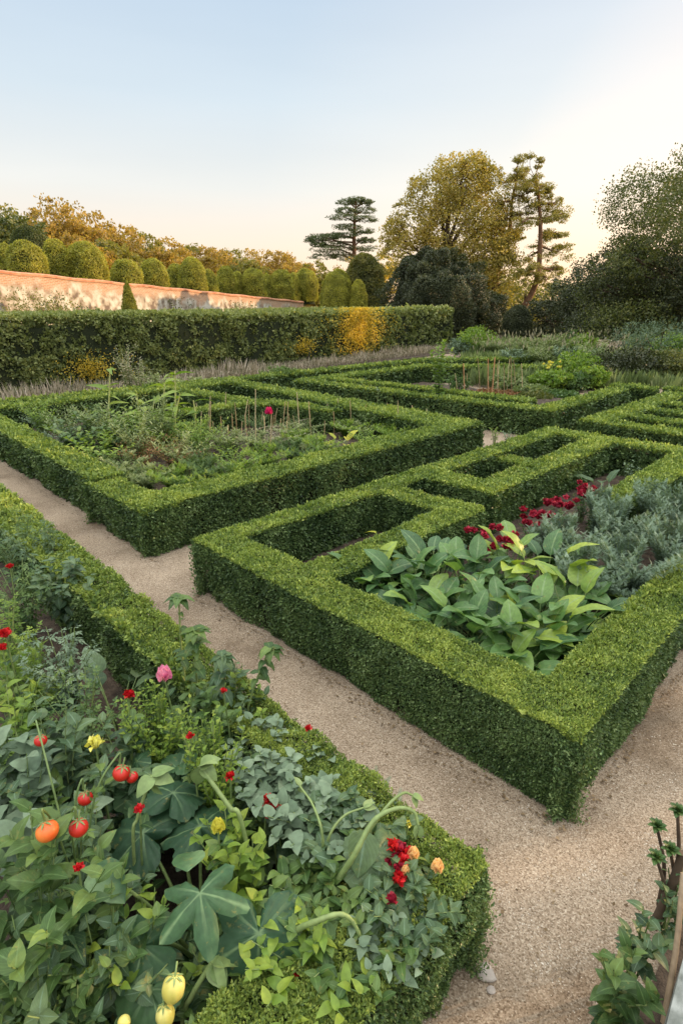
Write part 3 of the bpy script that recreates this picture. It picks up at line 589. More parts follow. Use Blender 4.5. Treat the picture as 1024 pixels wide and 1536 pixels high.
lm.build('limbs', M['barkr'], t); a.build('crown', M['cedar'], t)

def shrub(label, px, py_top, Y, wid, matn, zb=0.0, total=3000, size=.1, name='shrub', cat='shrub', hz=None, lump=.12, T=RH, group=None, X=None, tone=.5, gapv=.25, stem=True, dep=None):
    q = atd(px, py_top, Y); x = q[0] if X is None else X; h = hz or (q[2]-zb); dep = dep or wid
    t = thing(name, label, cat, (x, Y, zb), group)
    if stem:
        s = Acc()
        for k in range(5):
            e = np.array((x+rs.uniform(-.3, .3)*wid, Y+rs.uniform(-.3, .3)*dep, zb+h*rs.uniform(.5, .8))); limb(s, (x+rs.uniform(-.05, .05)*wid, Y, zb-.05), e, .012*h+.01, .006*h+.004, .05, 4, 5)
        s.build('stems', M['bark'], t)
    lob = [((x, Y, zb+h*.5), (wid*.40, dep*.4, h*.44))]
    for i in range(5):
        an = i*1.26+rs.rand(); lob.append(((x+math.cos(an)*wid*.25, Y+math.sin(an)*dep*.25, zb+h*rs.uniform(.32, .68)), (wid*.25, dep*.25, h*.28)))
    a = Acc(); crown(a, lob, total, size, clump=lump, gap=gapv, T=T, droop=0, dens=14, tone=tone); a.build('foliage', M[matn], t); return t
# dense dark masses in the middle distance
def dome_tree(label, px, ptop, pbot, wpx, Y, matn, size=.14, cat='tree', name='clipped_yew', zb=None, group=None, sq=1.0, tone=.45, cone=False, cov=2.3, lump=.16):
    q = atd(px, ptop, Y); fw = Y*CP; r = wpx/2/FPX*fw; zb = atd(px, pbot, Y)[2] if zb is None else zb; h = q[2]-zb
    t = thing(name, label, cat, (q[0], Y, zb), group)
    n = int((math.pi*2*r*h)*cov/(size*size*.3)); d = rs.rand(n); th = rs.rand(n)*math.tau
    prof = (lambda z: np.maximum(.02, (1-z)**.62*(1+.12*np.sin(z*3))) if cone else np.clip(1.0-np.maximum(0, (z-.45)/.55)**2.3, .0, 1)**.5*(.88+.12*np.sin(np.clip(z, 0, 1)*2.4)))
    R = prof(d)*r; P = np.stack([q[0]+R*np.cos(th), Y+R*np.sin(th)*sq, zb+d*h], 1)
    nt_ = int(n*.35); 
    if not cone:
        rr = np.sqrt(rs.rand(nt_))*r*.8; t2 = rs.rand(nt_)*math.tau; zz = .45+.55*(1-(rr/r)**2)**.44
        P = np.vstack([P, np.stack([q[0]+rr*np.cos(t2), Y+rr*np.sin(t2)*sq, zb+zz*h], 1)])
    nn = nrm((P-np.array((q[0], Y, zb+h*.4)))/np.array((r, r, h*.6))**2*np.array((1, 1, 1)))
    nz = vnoise(P, 1.6/r+.8)-.5; n3 = vnoise(P, 5/r)-.5; P = P+nn*(r*lump*nz+r*lump*.5*n3+rs.normal(size=len(P))*size*.4)[:, None]
    a = Acc(); a.leaves(RH, P, nrm(rdir(len(P))+np.array((0, 0, .3))), nrm(nn+rdir(len(P))*(.3 if matn == 'topiary' else .6)), size*(.6+.8*rs.rand(len(P))), np.clip(tone+.5*nz+.16*rs.normal(size=len(P)), 0, 1))
    a.build('foliage', M[matn], t)
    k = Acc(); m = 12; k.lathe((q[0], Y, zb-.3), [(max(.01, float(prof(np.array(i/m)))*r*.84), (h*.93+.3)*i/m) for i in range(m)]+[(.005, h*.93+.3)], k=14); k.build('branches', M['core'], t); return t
dome_tree('large dark shaggy evergreen dome in front of the big golden-brown tree', 655, 384, 522, 150, 46, 'darkgreen', .15, name='evergreen_tree', zb=-.3, lump=.45)
dome_tree('dark evergreen mass to the right of the large shaggy dome', 715, 440, 520, 100, 49, 'darkgreen', .15, name='evergreen_tree', zb=-.3, lump=.45)
dome_tree('small dark clipped yew dome below the leaning pine', 778, 460, 520, 42, 42, 'darkgreen', .09, zb=-.2, cat='shrub')
dome_tree('brown-green round tree in front of the cedar foot', 547, 383, 470, 62, 55, 'olive', .15, name='round_tree', zb=-.3, tone=.25)
broad_tree('orange autumn tree glowing beside the brown-green round tree', *atd(575, 400, 70)[:2], -.5, atd(575, 372, 70)[2], 7.5, 'gold', total=5200, size=.22, low=.02, tone=.45)
broad_tree('yellow-olive tree at the cedar foot', *atd(525, 390, 76)[:2], -.5, atd(525, 382, 76)[2], 9, 'autumn', total=5200, size=.24, low=.02)
broad_tree('soft olive tree behind the leaning pine trunk', *atd(790, 420, 66)[:2], -.5, atd(790, 418, 66)[2], 9, 'olive', total=6000, size=.24, low=.02)
broad_tree('pale green low tree at the gap of bright sky', *atd(845, 425, 74)[:2], -.5, atd(845, 416, 74)[2], 9, 'green', total=6000, size=.24, low=.02)
broad_tree('far olive tree closing the gap between the pines and the big golden-brown tree', *atd(760, 430, 72)[:2], -.5, atd(760, 405, 72)[2], 9, 'olive', total=6000, size=.24, low=.02)
# right mass
def rtree(label, px, ptop, Y, wid, matn, total=12000, size=.17, X=None, low=.05, **k):
    q = atd(px, ptop, Y); return broad_tree(label, q[0] if X is None else X, Y, -.3, q[2], wid, matn, total=total, size=size, low=low, trunk=.35, group='dense trees along the right side', gap=.15, nlob=1, clump=.2, **k)
rtree('tallest dark green tree cut by the right edge', 1122, 200, 31, 11.5, 'green', 120000, .10)
rtree('dark green tree with feathery outline left of the tallest one at the right edge', 1022, 315, 36, 8.5, 'green', 85000, .10)
rtree('lower dense dark tree left of the feathery one', 955, 368, 39, 7.5, 'darkgreen', 50000, .12)
rtree('lowest dark tree of the right row, nearest the bright sky', 880, 408, 44, 7, 'darkgreen', 40000, .12)
rtree('wide dark tree filling the right row below the tallest crown', 1000, 370, 33, 8.5, 'darkgreen', 85000, .10)
for i, (X, Y, top, wd) in enumerate([(23.5, 27, 12.5, 10), (26, 20, 11, 10), (27, 12.5, 11, 10), (28, 5, 10.5, 10), (28, -3, 10, 10)]):
    broad_tree('broad dark tree outside the right edge of the photo, %s from the back' % ORD[i], X, Y, -.3, top, wd, 'green', total=7000, size=.32, low=.0, group='dense trees along the right side', gap=.1)
# ------------------------------------------------------------------ brick wall
def wallmat():
    m = bpy.data.materials.new('old_brick'); m.use_nodes = True; t = m.node_tree; b = t.nodes['Principled BSDF']
    uv = N(t, 'ShaderNodeUVMap'); br = N(t, 'ShaderNodeTexBrick'); br.inputs['Scale'].default_value = 1.0
    br.inputs['Color1'].default_value = (.38, .18, .09, 1); br.inputs['Color2'].default_value = (.48, .26, .14, 1); br.inputs['Mortar'].default_value = (.5, .42, .33, 1)
    br.inputs['Mortar Size'].default_value = .012; br.inputs['Brick Width'].default_value = .23; br.inputs['Row Height'].default_value = .075
    t.links.new(uv.outputs[0], br.inputs[0])
    tc = N(t, 'ShaderNodeTexCoord'); n1 = N(t, 'ShaderNodeTexNoise'); n1.inputs['Scale'].default_value = .55; n1.inputs['Detail'].default_value = 7; n1.inputs['Roughness'].default_value = .65; t.links.new(tc.outputs['Object'], n1.inputs[0])
    s = N(t, 'ShaderNodeSeparateXYZ'); t.links.new(uv.outputs[0], s.inputs[0])
    # plaster clings below the brick courses: v counts down from the wall top
    r = ramp(t, [(.06, (0, 0, 0)), (.30, (1, 1, 1))], None); q = N(t, 'ShaderNodeMath', operation='MULTIPLY_ADD'); t.links.new(n1.outputs[0], q.inputs[0]); q.inputs[1].default_value = 1.5; q.inputs[2].default_value = -.86
    dv = N(t, 'ShaderNodeMath', operation='MULTIPLY_ADD'); t.links.new(s.outputs[1], dv.inputs[0]); dv.inputs[1].default_value = -.52; t.links.new(q.outputs[0], dv.inputs[2]); t.links.new(dv.outputs[0], r.inputs[0])
    n2 = N(t, 'ShaderNodeTexNoise'); n2.inputs['Scale'].default_value = 2.2; n2.inputs['Detail'].default_value = 8; t.links.new(tc.outputs['Object'], n2.inputs[0])
    pl = ramp(t, [(.36, (.16, .12, .09)), (.46, (.33, .28, .21)), (.60, (.54, .51, .43))], n2.outputs[0])
    mi = N(t, 'ShaderNodeMix', data_type='RGBA'); t.links.new(r.outputs[0], mi.inputs[0]); t.links.new(br.outputs[0], mi.inputs[6]); t.links.new(pl.outputs[0], mi.inputs[7])
    t.links.new(mi.outputs[2], b.inputs['Base Color']); b.inputs['Roughness'].default_value = .95
    bu = N(t, 'ShaderNodeBump'); bu.inputs['Distance'].default_value = .04; t.links.new(n2.outputs[0], bu.inputs['Height']); t.links.new(bu.outputs[0], b.inputs['Normal']); return m
M['brick'] = wallmat(); M['coping'] = mat('brick_coping', (.38, .15, .08), (.55, .28, .16), 3, .9, .5, 9)
tw_ = thing('garden_wall', 'long old brick wall with patchy pale plaster, sloping away behind the tall hedge', 'wall', (WL0[0], WL0[1], 0))
a = Acc(); ns_ = 70; S = np.linspace(0, WLEN, ns_+1)
for side in (0, 1):
    rows = 10; V = []; U_ = []
    for j in range(rows+1):
        for s in S:
            zt = wall_top(s); z = -.3+(zt-.12+.3)*j/rows; off = .0 if side == 0 else -.45
            p_ = WL0+WD*s+WN*(off+(.03*(vnoise(np.array([[s, z, 5.]]), .8)[0]-.5) if side == 0 else 0)); V.append((p_[0], p_[1], z)); U_.append((s, z-zt))
    k = ns_+1; a.add(V, [(j*k+i, j*k+i+1, (j+1)*k+i+1, (j+1)*k+i) for j in range(rows) for i in range(ns_)], U_, smooth=True)
a.build('brickwork', M['brick'], tw_)
a = Acc(); V = []
for s in S:
    for off, dz in ((.06, -.12), (.06, -.02), (-.2, .05), (-.51, -.02), (-.51, -.12)):
        p_ = WL0+WD*s+WN*off; V.append((p_[0], p_[1], wall_top(s)+dz+.02*math.sin(s*1.7)))
a.add(V, [(i*5+j, (i+1)*5+j, (i+1)*5+(j+1) % 5, i*5+(j+1) % 5) for i in range(ns_) for j in range(5)]); a.build('coping', M['coping'], tw_)
# creeper sprays on the wall
for (s0, lbl) in ((5.5, 'thin dark creeper on the brick wall left of the cone topiary'), (15.0, 'thin creeper patch on the plaster right of the cone topiary'), (21.5, 'bushy creeper on the shaded right half of the wall')):
    t = thing('wall_creeper', lbl, 'climbing plant', tuple((WL0+WD*s0+WN*.1)[:2])+(0,)); a = Acc(); st = Acc()
    for k in range(16):
        pts = [WL0+WD*(s0+rs.uniform(-.3, .3))+WN*.08]; pts[0][2] = .2; an = rs.uniform(-1.1, 1.1)
        for j in range(6):
            an += rs.uniform(-.5, .5); pts.append(pts[-1]+WD*math.sin(an)*.5+np.array((0, 0, math.cos(an)*.5)))
        pts = [q_ for q_ in pts if q_[2] < wall_top(s0)-.3]
        if len(pts) < 3: continue
        c = catm(pts, 4); st.tube(c, np.linspace(.02, .006, len(c)), 4); pp = c[rs.randint(0, len(c), 30)]+rs.normal(size=(30, 3))*.1+WN*.05
        a.leaves(RHW, pp, rdir(30), nrm(WN+rdir(30)*.5), .11, rs.rand(30))
    st.build('stems', M['bark'], t); a.build('foliage', M['green'], t)
# ------------------------------------------------------------------ topiary on the terrace
top = [(34, 358, 412, 58, 33), (80, 357, 416, 42, 37), (125, 360, 418, 60, 35.5), (6, 362, 410, 30, 38), (187, 386, 424, 48, 38.5), (228, 385, 430, 44, 41), (286, 384, 431, 44, 43), (262, 392, 430, 30, 46), (312, 401, 434, 26, 47), (338, 396, 436, 32, 48), (379, 399, 440, 40, 50),
       (354, 404, 437, 22, 50), (421, 401, 444, 40, 52), (400, 408, 442, 20, 55), (458, 404, 446, 36, 54.5), (440, 406, 444, 22, 58), (506, 406, 452, 52, 54), (538, 420, 452, 26, 53)]
tl = ['leftmost full topiary dome above the brick wall, lit gold on its right', 'flat-topped topiary behind and right of the leftmost full dome', 'large topiary dome with a bumpy two-step top', 'topiary dome cut by the left edge of the photo', 'low wide topiary dome above the cone',
      'round topiary dome just right of the low wide one', 'tall bright topiary dome above the middle of the wall', 'dark narrow topiary behind the tall bright dome', 'narrow dark topiary right of the tall bright dome', 'bright narrow topiary dome left of the shaded trio', 'first broad shaded topiary dome right of the bright narrow one',
      'thin topiary squeezed between the bright narrow and the first broad shaded dome', 'second broad shaded topiary dome right of the bright narrow one', 'thin topiary between the two broad shaded domes', 'upright dark topiary dome near the right end of the wall', 'thin topiary behind the upright dark dome', 'large spreading topiary at the right end of the row', 'smallest bright topiary ball ending the row on the right']
for (x, y0, y1, w_, Y), lb in zip(top, tl):
    if x < 445:
        # just behind the wall where this line of sight crosses it
        k_ = (x-512)/FPX/1.082; sw = (k_*WL0[1]-WL0[0])/(WD[0]-k_*WD[1]); Yw = WL0[1]+WD[1]*sw; Y = Yw+1.6+w_/2/FPX*Yw+(2.5 if w_ < 35 else 0)+(1.5 if x == 80 else 0); w_ = w_*.92; y0 += 4
    elif x < 480: Y = 62
    q = atd(x, y1, Y); zb = min(q[2], float(hill(q[0], q[1])) if x < 445 else q[2])-.35 if x < 480 else -.2
    dome_tree(lb, x, y0, y1, w_, Y, 'topiary', .085, cat='topiary', name='topiary_dome', zb=zb, group='clipped topiary domes above the wall', tone=.5)
hq = atd(20, 345, 44); dome_tree('big dark rounded tree rising behind the leftmost topiary domes', 42, 340, 400, 60, 44, 'green', .12, name='round_tree', zb=3.2)
dome_tree('dark green clipped cone standing alone against the brick wall', 190, 424, 480, 36, 30, 'topiary', .06, cat='topiary', name='topiary_cone', zb=-.2, tone=.28, cone=True)
shrub('sprawling olive shrub in front of the left part of the brick wall', 62, 425, 26.5, 4.6, 'olive', total=7000, size=.09, lump=.14)
shrub('small grey shrub against the shaded right part of the wall', 300, 447, 33, 2.6, 'grassy', total=2200, size=.09)
shrub('pale green shrub in front of the right end of the wall', 365, 448, 38, 3.0, 'green', total=2200, size=.09)
# ------------------------------------------------------------------ tall hedge and lavender
TH0, TH1 = at(-30, 606, 0), at(676, 521, 0); td = nrm(TH1-TH0); tn = np.array((-td[1], td[0], 0)); L_ = float(np.linalg.norm(TH1-TH0))
def THQ(s0, s1, d0, d1): return np.array([(TH0+td*s0+tn*d0)[:2], (TH0+td*s1+tn*d0)[:2], (TH0+td*s1+tn*d1)[:2], (TH0+td*s0+tn*d1)[:2]])
qs = [THQ(i*L_/6, (i+1)*L_/6, 0.0, 1.9) for i in range(6)]
hh = [2.36, 2.32, 2.28, 2.30, 2.33, 2.38]
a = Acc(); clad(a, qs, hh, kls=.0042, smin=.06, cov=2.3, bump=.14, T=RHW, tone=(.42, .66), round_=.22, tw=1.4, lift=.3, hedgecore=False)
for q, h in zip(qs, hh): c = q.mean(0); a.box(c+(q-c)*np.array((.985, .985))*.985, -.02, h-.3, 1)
# ragged shoots along the top
n = 5200; s = rs.rand(n)*L_; d = rs.rand(n)*1.9; P = TH0+td*s[:, None]+tn*d[:, None]; P[:, 2] = 2.32+rs.rand(n)*.16
a.leaves(RH, P, nrm(rdir(n)*.5+np.array((0, 0, 1))), rdir(n), .11, np.clip(.6+.2*rs.randn(n), 0, 1))
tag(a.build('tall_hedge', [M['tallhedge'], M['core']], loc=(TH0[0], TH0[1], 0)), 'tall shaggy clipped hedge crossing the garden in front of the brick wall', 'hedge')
def sunlight_patch(label, px, py, w_, h_, z0, n, sz=.085):  # patches of sunlight added as golden leaves on made-up stems
    c = at(px, py, 0); s = float(np.dot(c-TH0, td)); cs = TH0+td*s-tn*.06; t = thing('sunlight_leaves', label, 'climbing plant', (cs[0], cs[1], 0), 'sunlight patches on the tall hedge built as golden leaves')
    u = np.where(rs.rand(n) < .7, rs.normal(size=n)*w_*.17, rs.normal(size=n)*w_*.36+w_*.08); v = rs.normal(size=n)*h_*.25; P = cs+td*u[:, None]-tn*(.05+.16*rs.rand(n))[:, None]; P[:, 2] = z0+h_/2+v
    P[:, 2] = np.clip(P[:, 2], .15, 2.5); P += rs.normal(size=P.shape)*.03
    a = Acc(); a.leaves(RHW, P, nrm(rdir(n)-tn*.3), nrm(-tn+rdir(n)*.7), sz*(.6+.8*rs.rand(n)), np.clip(.5+.25*rs.randn(n), 0, 1)); a.build('foliage', M['gold'], t)  # golden leaves standing in for sunlight
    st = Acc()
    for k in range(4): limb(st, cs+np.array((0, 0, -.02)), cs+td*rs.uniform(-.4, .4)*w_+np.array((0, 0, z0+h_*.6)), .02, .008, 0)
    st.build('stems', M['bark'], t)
sunlight_patch('large patch of sunlight near the right end of the tall hedge, coloured in as golden-yellow leaves', 531, 538, 4.2, 2.6, .30, 6800, .07)
sunlight_patch('small patch of sunlight low in the left part of the tall hedge, coloured in as orange-gold leaves', 138, 586, 2.2, .9, .3, 1100, .05)
sunlight_patch('thin streak of sunlight low in the tall hedge just left of the large golden patch, coloured in as golden leaves', 452, 548, 1.6, .8, .5, 420, .07)
# lavender strip (uncountable stalks)
n = 9000; s = rs.rand(n)*(L_+6)-1; d = -.25-1.5*rs.rand(n)**1.2; P = TH0+td*s[:, None]+tn*d[:, None]; P[:, 2] = 0
a = Acc(); Hn = (.12+.36*rs.rand(n))*(.35+1.1*vnoise(P, .9)); a.leaves(T_rh(.055, .0), P, nrm(rdir(n)*.34+np.array((0, 0, 1))), rdir(n), Hn*1.25, rs.rand(n))
P2 = P+rs.normal(size=P.shape)*.08; P2[:, 2] = .05+.22*rs.rand(n); a.leaves(RHN, P2, nrm(rdir(n)+np.array((0, 0, .9))), rdir(n), .12, rs.rand(n)*.6)
tag(setting(a.build('dry_lavender', M['lav'], loc=(TH0[0], TH0[1], 0)), 'stuff'), 'strip of grey-brown dry lavender stalks along the foot of the tall hedge', 'lavender')
setting(bpy.data.objects['dry_lavender'], 'stuff')
q = THQ(-6, L_+8, -2.2, -.0); a = Acc(); a.add(np.c_[q, np.full(4, .03)], [(0, 1, 2, 3)]); setting(a.build('lavender_bed_soil', M['soil']))
# low clipped hedge behind the tall one
q0, q1 = atd(395, 462, 47), atd(545, 462, 44); qq = np.array([q0[:2], q1[:2], q1[:2]+(0, 1.5), q0[:2]+(0, 1.5)])
a = Acc(); clad(a, [qq], 2.25, kls=.003, smin=.1, bump=.08, tone=(.3, .5), round_=.2); tag(a.build('clipped_hedge', [M['tallhedge'], M['core']], loc=(q0[0], q0[1], 0)), 'plain flat-topped hedge seen just above the middle of the tall hedge', 'hedge')

# ------------------------------------------------------------------ plants in the beds
def stems_leaves(st, fo, base, h, wid, T, ls, ns, nl, mati=0, up=.45, droop=.3, taper=.5, low=.2, srad=.006, spread=1.0, tone=.5, lean=(0, 0), jit=.2, bendy=.25, topsize=.55):
    base = np.array(base, float); PP = []; DD = []; NN = []; SS = []; RR = []; BB = []
    for i in range(ns):
        an = math.tau*(i+rs.rand()*.8)/ns; rr = wid*.5*math.sqrt((i+.5)/ns)*spread; hh_ = h*(1-.35*rs.rand()*(rr/(wid*.5+1e-6)))
        tip = base+np.array((math.cos(an)*rr+lean[0], math.sin(an)*rr+lean[1], hh_)); mid = base*.5+tip*.5+np.array((math.cos(an)*rr*-.12, math.sin(an)*rr*-.12, hh_*.08))
        c = catm([base+np.array((math.cos(an), math.sin(an), 0))*wid*.05-np.array((0, 0, .03)), mid, tip], 6); st.tube(c, np.linspace(srad, srad*.4, len(c)), 5, R=rs.rand())
        ts = low+(1-low)*(np.arange(nl)+rs.rand(nl)*.6)/nl; k = np.clip(ts*(len(c)-1), 0, len(c)-1.001); i0 = k.astype(int); fr = (k-i0)[:, None]; P = c[i0]*(1-fr)+c[i0+1]*fr
        a2 = np.arange(nl)*2.4+rs.rand()*6; D = np.stack([np.cos(a2), np.sin(a2), up+(.9*ts**3)], 1)+rs.normal(size=(nl, 3))*jit
        PP.append(P); DD.append(D); NN.append(np.tile((0, 0, 1.), (nl, 1))+rs.normal(size=(nl, 3))*.25+np.stack([np.cos(a2), np.sin(a2), 0*a2], 1)*-.2); SS.append(ls*(1-(1-topsize)*ts)*(.7+.6*rs.rand(nl))); RR.append(np.clip(tone+(ts-.6)*.45+rs.normal(size=nl)*.15, 0, 1)); BB.append(np.full(nl, droop)*(.5+rs.rand(nl)))
    fo.leaves(T, np.concatenate(PP), np.concatenate(DD), np.concatenate(NN), np.concatenate(SS), np.concatenate(RR), mati, bend=np.concatenate(BB))
def plant(label, pos, h, wid, T, matn, ls, ns=7, nl=12, name='leafy_plant', cat='plant', group=None, smat='stem', **k):
    t = thing(name, label, cat, pos, group); st, fo = Acc(), Acc(); stems_leaves(st, fo, pos, h, wid, T, ls, ns, nl, **k)
    st.build('stems', M[smat], t); fo.build('foliage', M[matn], t); return t
def rosette(label, pos, h, wid, T, matn, ls, n, name='leafy_plant', cat='plant', group=None, tone=.5, pw=.5, smat='stem', droop=.35, prad=.008, upf=.8):
    t = thing(name, label, cat, pos, group); st, fo = Acc(), Acc(); pos = np.array(pos, float)
    for i in range(n):
        f = (i+.5)/n; an = i*2.4+rs.rand()*.5; el = math.radians(82-60*f**pw+rs.uniform(-8, 8)); d = np.array((math.cos(an)*math.cos(el), math.sin(an)*math.cos(el), math.sin(el)))
        L = h*(.62-.15*f)*rs.uniform(.85, 1.15); p0 = pos+np.array((math.cos(an), math.sin(an), 0))*.03; p1 = p0+d*L+np.array((math.cos(an), math.sin(an), 0))*wid*.12*f
        st.tube(catm([p0-np.array((0, 0, .03)), (p0+p1)/2+np.array((0, 0, .04*h)), p1], 5), np.linspace(prad, prad*.5, 11), 5, R=rs.rand())
        out = np.array((math.cos(an), math.sin(an), 0)); D = d*upf+out*(.15+.55*f)+rdir(1)[0]*.22; Nn = np.array((0, 0, 1.))-out*(.9-.5*f)+rdir(1)[0]*.6
        fo.leaves(T, p1, D, Nn, ls*rs.uniform(.75, 1.15), float(np.clip(tone+.2*rs.randn()-.25*f+.15, 0, 1)), bend=droop*rs.uniform(.3, 1.4))
    st.build('petioles', M[smat], t); fo.build('foliage', M[matn], t); return t
def bloom(par, c, r, matn, kind='full', n=60, name='flower', stem_from=None, label=None):
    a = Acc(); c = np.array(c, float)
    if kind == 'full':
        d = rdir(n); d[:, 2] = np.abs(d[:, 2])*.9-.15*(rs.rand(n) > .6); d = nrm(d); P = c+d*r*rs.uniform(.15, .62, (n, 1)); a.leaves(PET, P, nrm(d*.9+rdir(n)*.5+np.array((0, 0, .35))), nrm(-d+rdir(n)*.4), r*.85, rs.rand(n)); a.ball(c, r*.55, k=10, m=6, R=.2)
    elif kind == 'cup':
        for ring, (m, s, el) in enumerate(((6, 1.0, .75), (6, .9, 1.1), (5, .65, 1.35))):
            an = np.arange(m)*math.tau/m+ring*.5; D = np.stack([np.cos(an)*math.cos(el), np.sin(an)*math.cos(el), np.full(m, math.sin(el))], 1); a.leaves(T_leaf(1.1, nx=4, ny=5, p=.6, curl=-.55, fold=-.12), np.tile(c-np.array((0, 0, r*.6)), (m, 1)), D, -D+np.array((0, 0, 1.2)), r*1.6*s, .2+.35*ring+.2*rs.rand(m))
    o = a.build(name, M[matn], par)
    if label: o['label'] = label
    if stem_from is not None:
        s = Acc(); b = np.array(stem_from, float); s.tube(catm([b, (b+c)/2+np.array((rs.uniform(-.03, .03), rs.uniform(-.03, .03), .02)), c-np.array((0, 0, r*.3))], 6), np.linspace(.007, .004, 13), 5); s.build('flower_stem', M['stem'], par)
    return o
def P_(px, py, h, g=.07, f=.85):
    q = at(px, py, h*f); q[2] = g; return q
def fruit(par, c, r, matn, name='tomato', sq=.92, axis=(0, 0, 1), ribs=0, rd=0.0, pear=0.0, calyx=True):
    a = Acc(); a.ball(c, r, axis, 22, 14, sq, ribs=ribs, rd=rd, pear=pear); o = a.build(name, M[matn], par)
    if calyx:
        s = Acc(); ax = nrm(np.array(axis, float)); tp = np.array(c)+ax*r*sq*.97
        an = np.arange(6)*math.tau/6; e = nrm(np.cross(ax, (1, .2, .1))); f = np.cross(ax, e); D = np.cos(an)[:, None]*e+np.sin(an)[:, None]*f
        s.leaves(LAN, np.tile(tp, (6, 1)), D+ax*.1, np.tile(ax, (6, 1)), r*.85, .6); s.tube([tp, tp+ax*r*.5+e*r*.2, tp+ax*r*.9+e*r*.6], .0035, 5)
        k = s.build('calyx', M['stem'], par); k.parent = o; k.location = (0, 0, 0)
    return o
# broad-leaved clump in the near bed
cl = [(548, 862, .52, 'at the far left end of the clump'), (610, 868, .55, 'second from the left of the clump'), (665, 850, .58, 'in the back row beside the nearest crimson flowers'), (720, 862, .62, 'just in front of the nearest crimson flowers'), (775, 838, .64, 'at the back with upright yellow-tipped leaves'), (838, 848, .66, 'at the back right, tall with a bright yellow leaf'),
      (880, 905, .58, 'at the right end beside the artemisia'), (650, 915, .50, 'at the front left over the hedge'), (705, 935, .54, 'in the middle of the front row'), (762, 925, .58, 'in the middle of the clump'), (825, 935, .56, 'right of the middle'), (845, 960, .42, 'at the front right, hanging over dark soil'), (775, 985, .46, 'lowest at the front of the clump'), (805, 985, .36, 'in the inner corner of the hedge')]
for i, (x, y, h, wh) in enumerate(cl):
    x -= 14 if x > 640 else 4
    rosette('broad-leaved green plant '+wh, P_(x, y, h), h*1.36, .46, PAD, 'pad', .24, 34, name='broad_leaved_plant', group='broad-leaved plants in the near bed', tone=.38 if i not in (4, 5) else .6, droop=.3, upf=1.25, pw=.75)
t = rosette('young plant with pale yellow-green leaves standing just inside the notched box hedge', P_(608, 778, .66), .66, .2, OVW, 'yel', .14, 4, name='young_plant')
t = rosette('pale cream seedling above the inner box hedge corner', P_(692, 742, .66), .66, .1, LAN, 'pale', .10, 4, name='seedling')
# crimson flowers
for k, (x, y, wd, hh_, nf, wh) in enumerate([(738, 812, .50, .64, 22, 'nearest the broad leaves'), (800, 783, .38, .52, 15, 'in the middle of the row'), (838, 760, .38, .50, 15, 'behind the middle one, beside the inner box hedge'), (876, 740, .40, .50, 15, 'farthest back beside the inner box hedge')]):
    b = P_(x, y, hh_, f=.95); t = plant('clump of crimson flowers '+wh, b, hh_*.8, wd, SM, 'veg', .09, 8, 10, name='crimson_flowers', cat='flowering plant', group='crimson flower clumps')
    for j in range(nf):
        an = rs.rand()*6.28; rr = math.sqrt(rs.rand())*wd*.55; bloom(t, b+np.array((math.cos(an)*rr, math.sin(an)*rr, hh_*rs.uniform(.72, 1.02))), rs.uniform(.035, .055), 'crimson', n=34)
# artemisia
for (x, y, h, wd, wh) in [(850, 800, .62, .75, 'nearest the crimson flowers'), (930, 775, .68, .85, 'in the middle of the grey mass'), (985, 745, .70, .8, 'at the back near the right leg of the hedge'), (880, 850, .60, .8, 'closest to the broad leaves'), (950, 835, .66, .9, 'in the front of the grey mass'), (1010, 810, .68, .8, 'cut by the right edge'), (925, 885, .42, .6, 'lowest at the front over bare soil'), (1020, 760, .72, .8, 'farthest right at the back'), (820, 815, .5, .55, 'smallest, squeezed between the crimson and the broad leaves'), (905, 755, .6, .6, 'just right of the farthest crimson flowers')]:
    h *= 1.15; plant('feathery grey-green artemisia bush '+wh, P_(x, y, h), h, wd, FE2, 'artem', .085, 90, 24, name='artemisia', cat='plant', group='grey artemisia bushes', low=.25, up=.7, jit=.35, droop=.2, topsize=.7, srad=.004)
plant('small silver-leaved plant between the inner hedge legs', P_(945, 702, .5), .5, .3, SM, 'silver', .07, 7, 12, name='silver_plant')
rosette('single broad cabbage-like plant behind the last crimson flowers', P_(905, 722, .35), .35, .3, PAD, 'bluegreen', .26, 7, name='broad_leaved_plant')
rosette('blue-green leaf plant tucked under the front of the artemisia', P_(940, 895, .22), .22, .3, PAD, 'bluegreen', .26, 7, name='broad_leaved_plant')
for k, (x, y, wh) in enumerate([(455, 805, 'left'), (505, 790, 'middle'), (545, 770, 'far')]):
    plant('low grey-green plant at the %s of the narrow hedge pocket' % wh, P_(x, y, .3), .3, .35, SM, 'silver', .05, 10, 12, name='silver_plant', low=.1)
for (x, y, h, m_, wh) in [(742, 648, .35, 'light', 'light green weed'), (762, 652, .4, 'silver', 'small silvery weed')]:
    plant(wh+' in the gap between three box hedges', P_(x, y, h), h, .35, SM, m_, .07, 6, 12, name='weed')

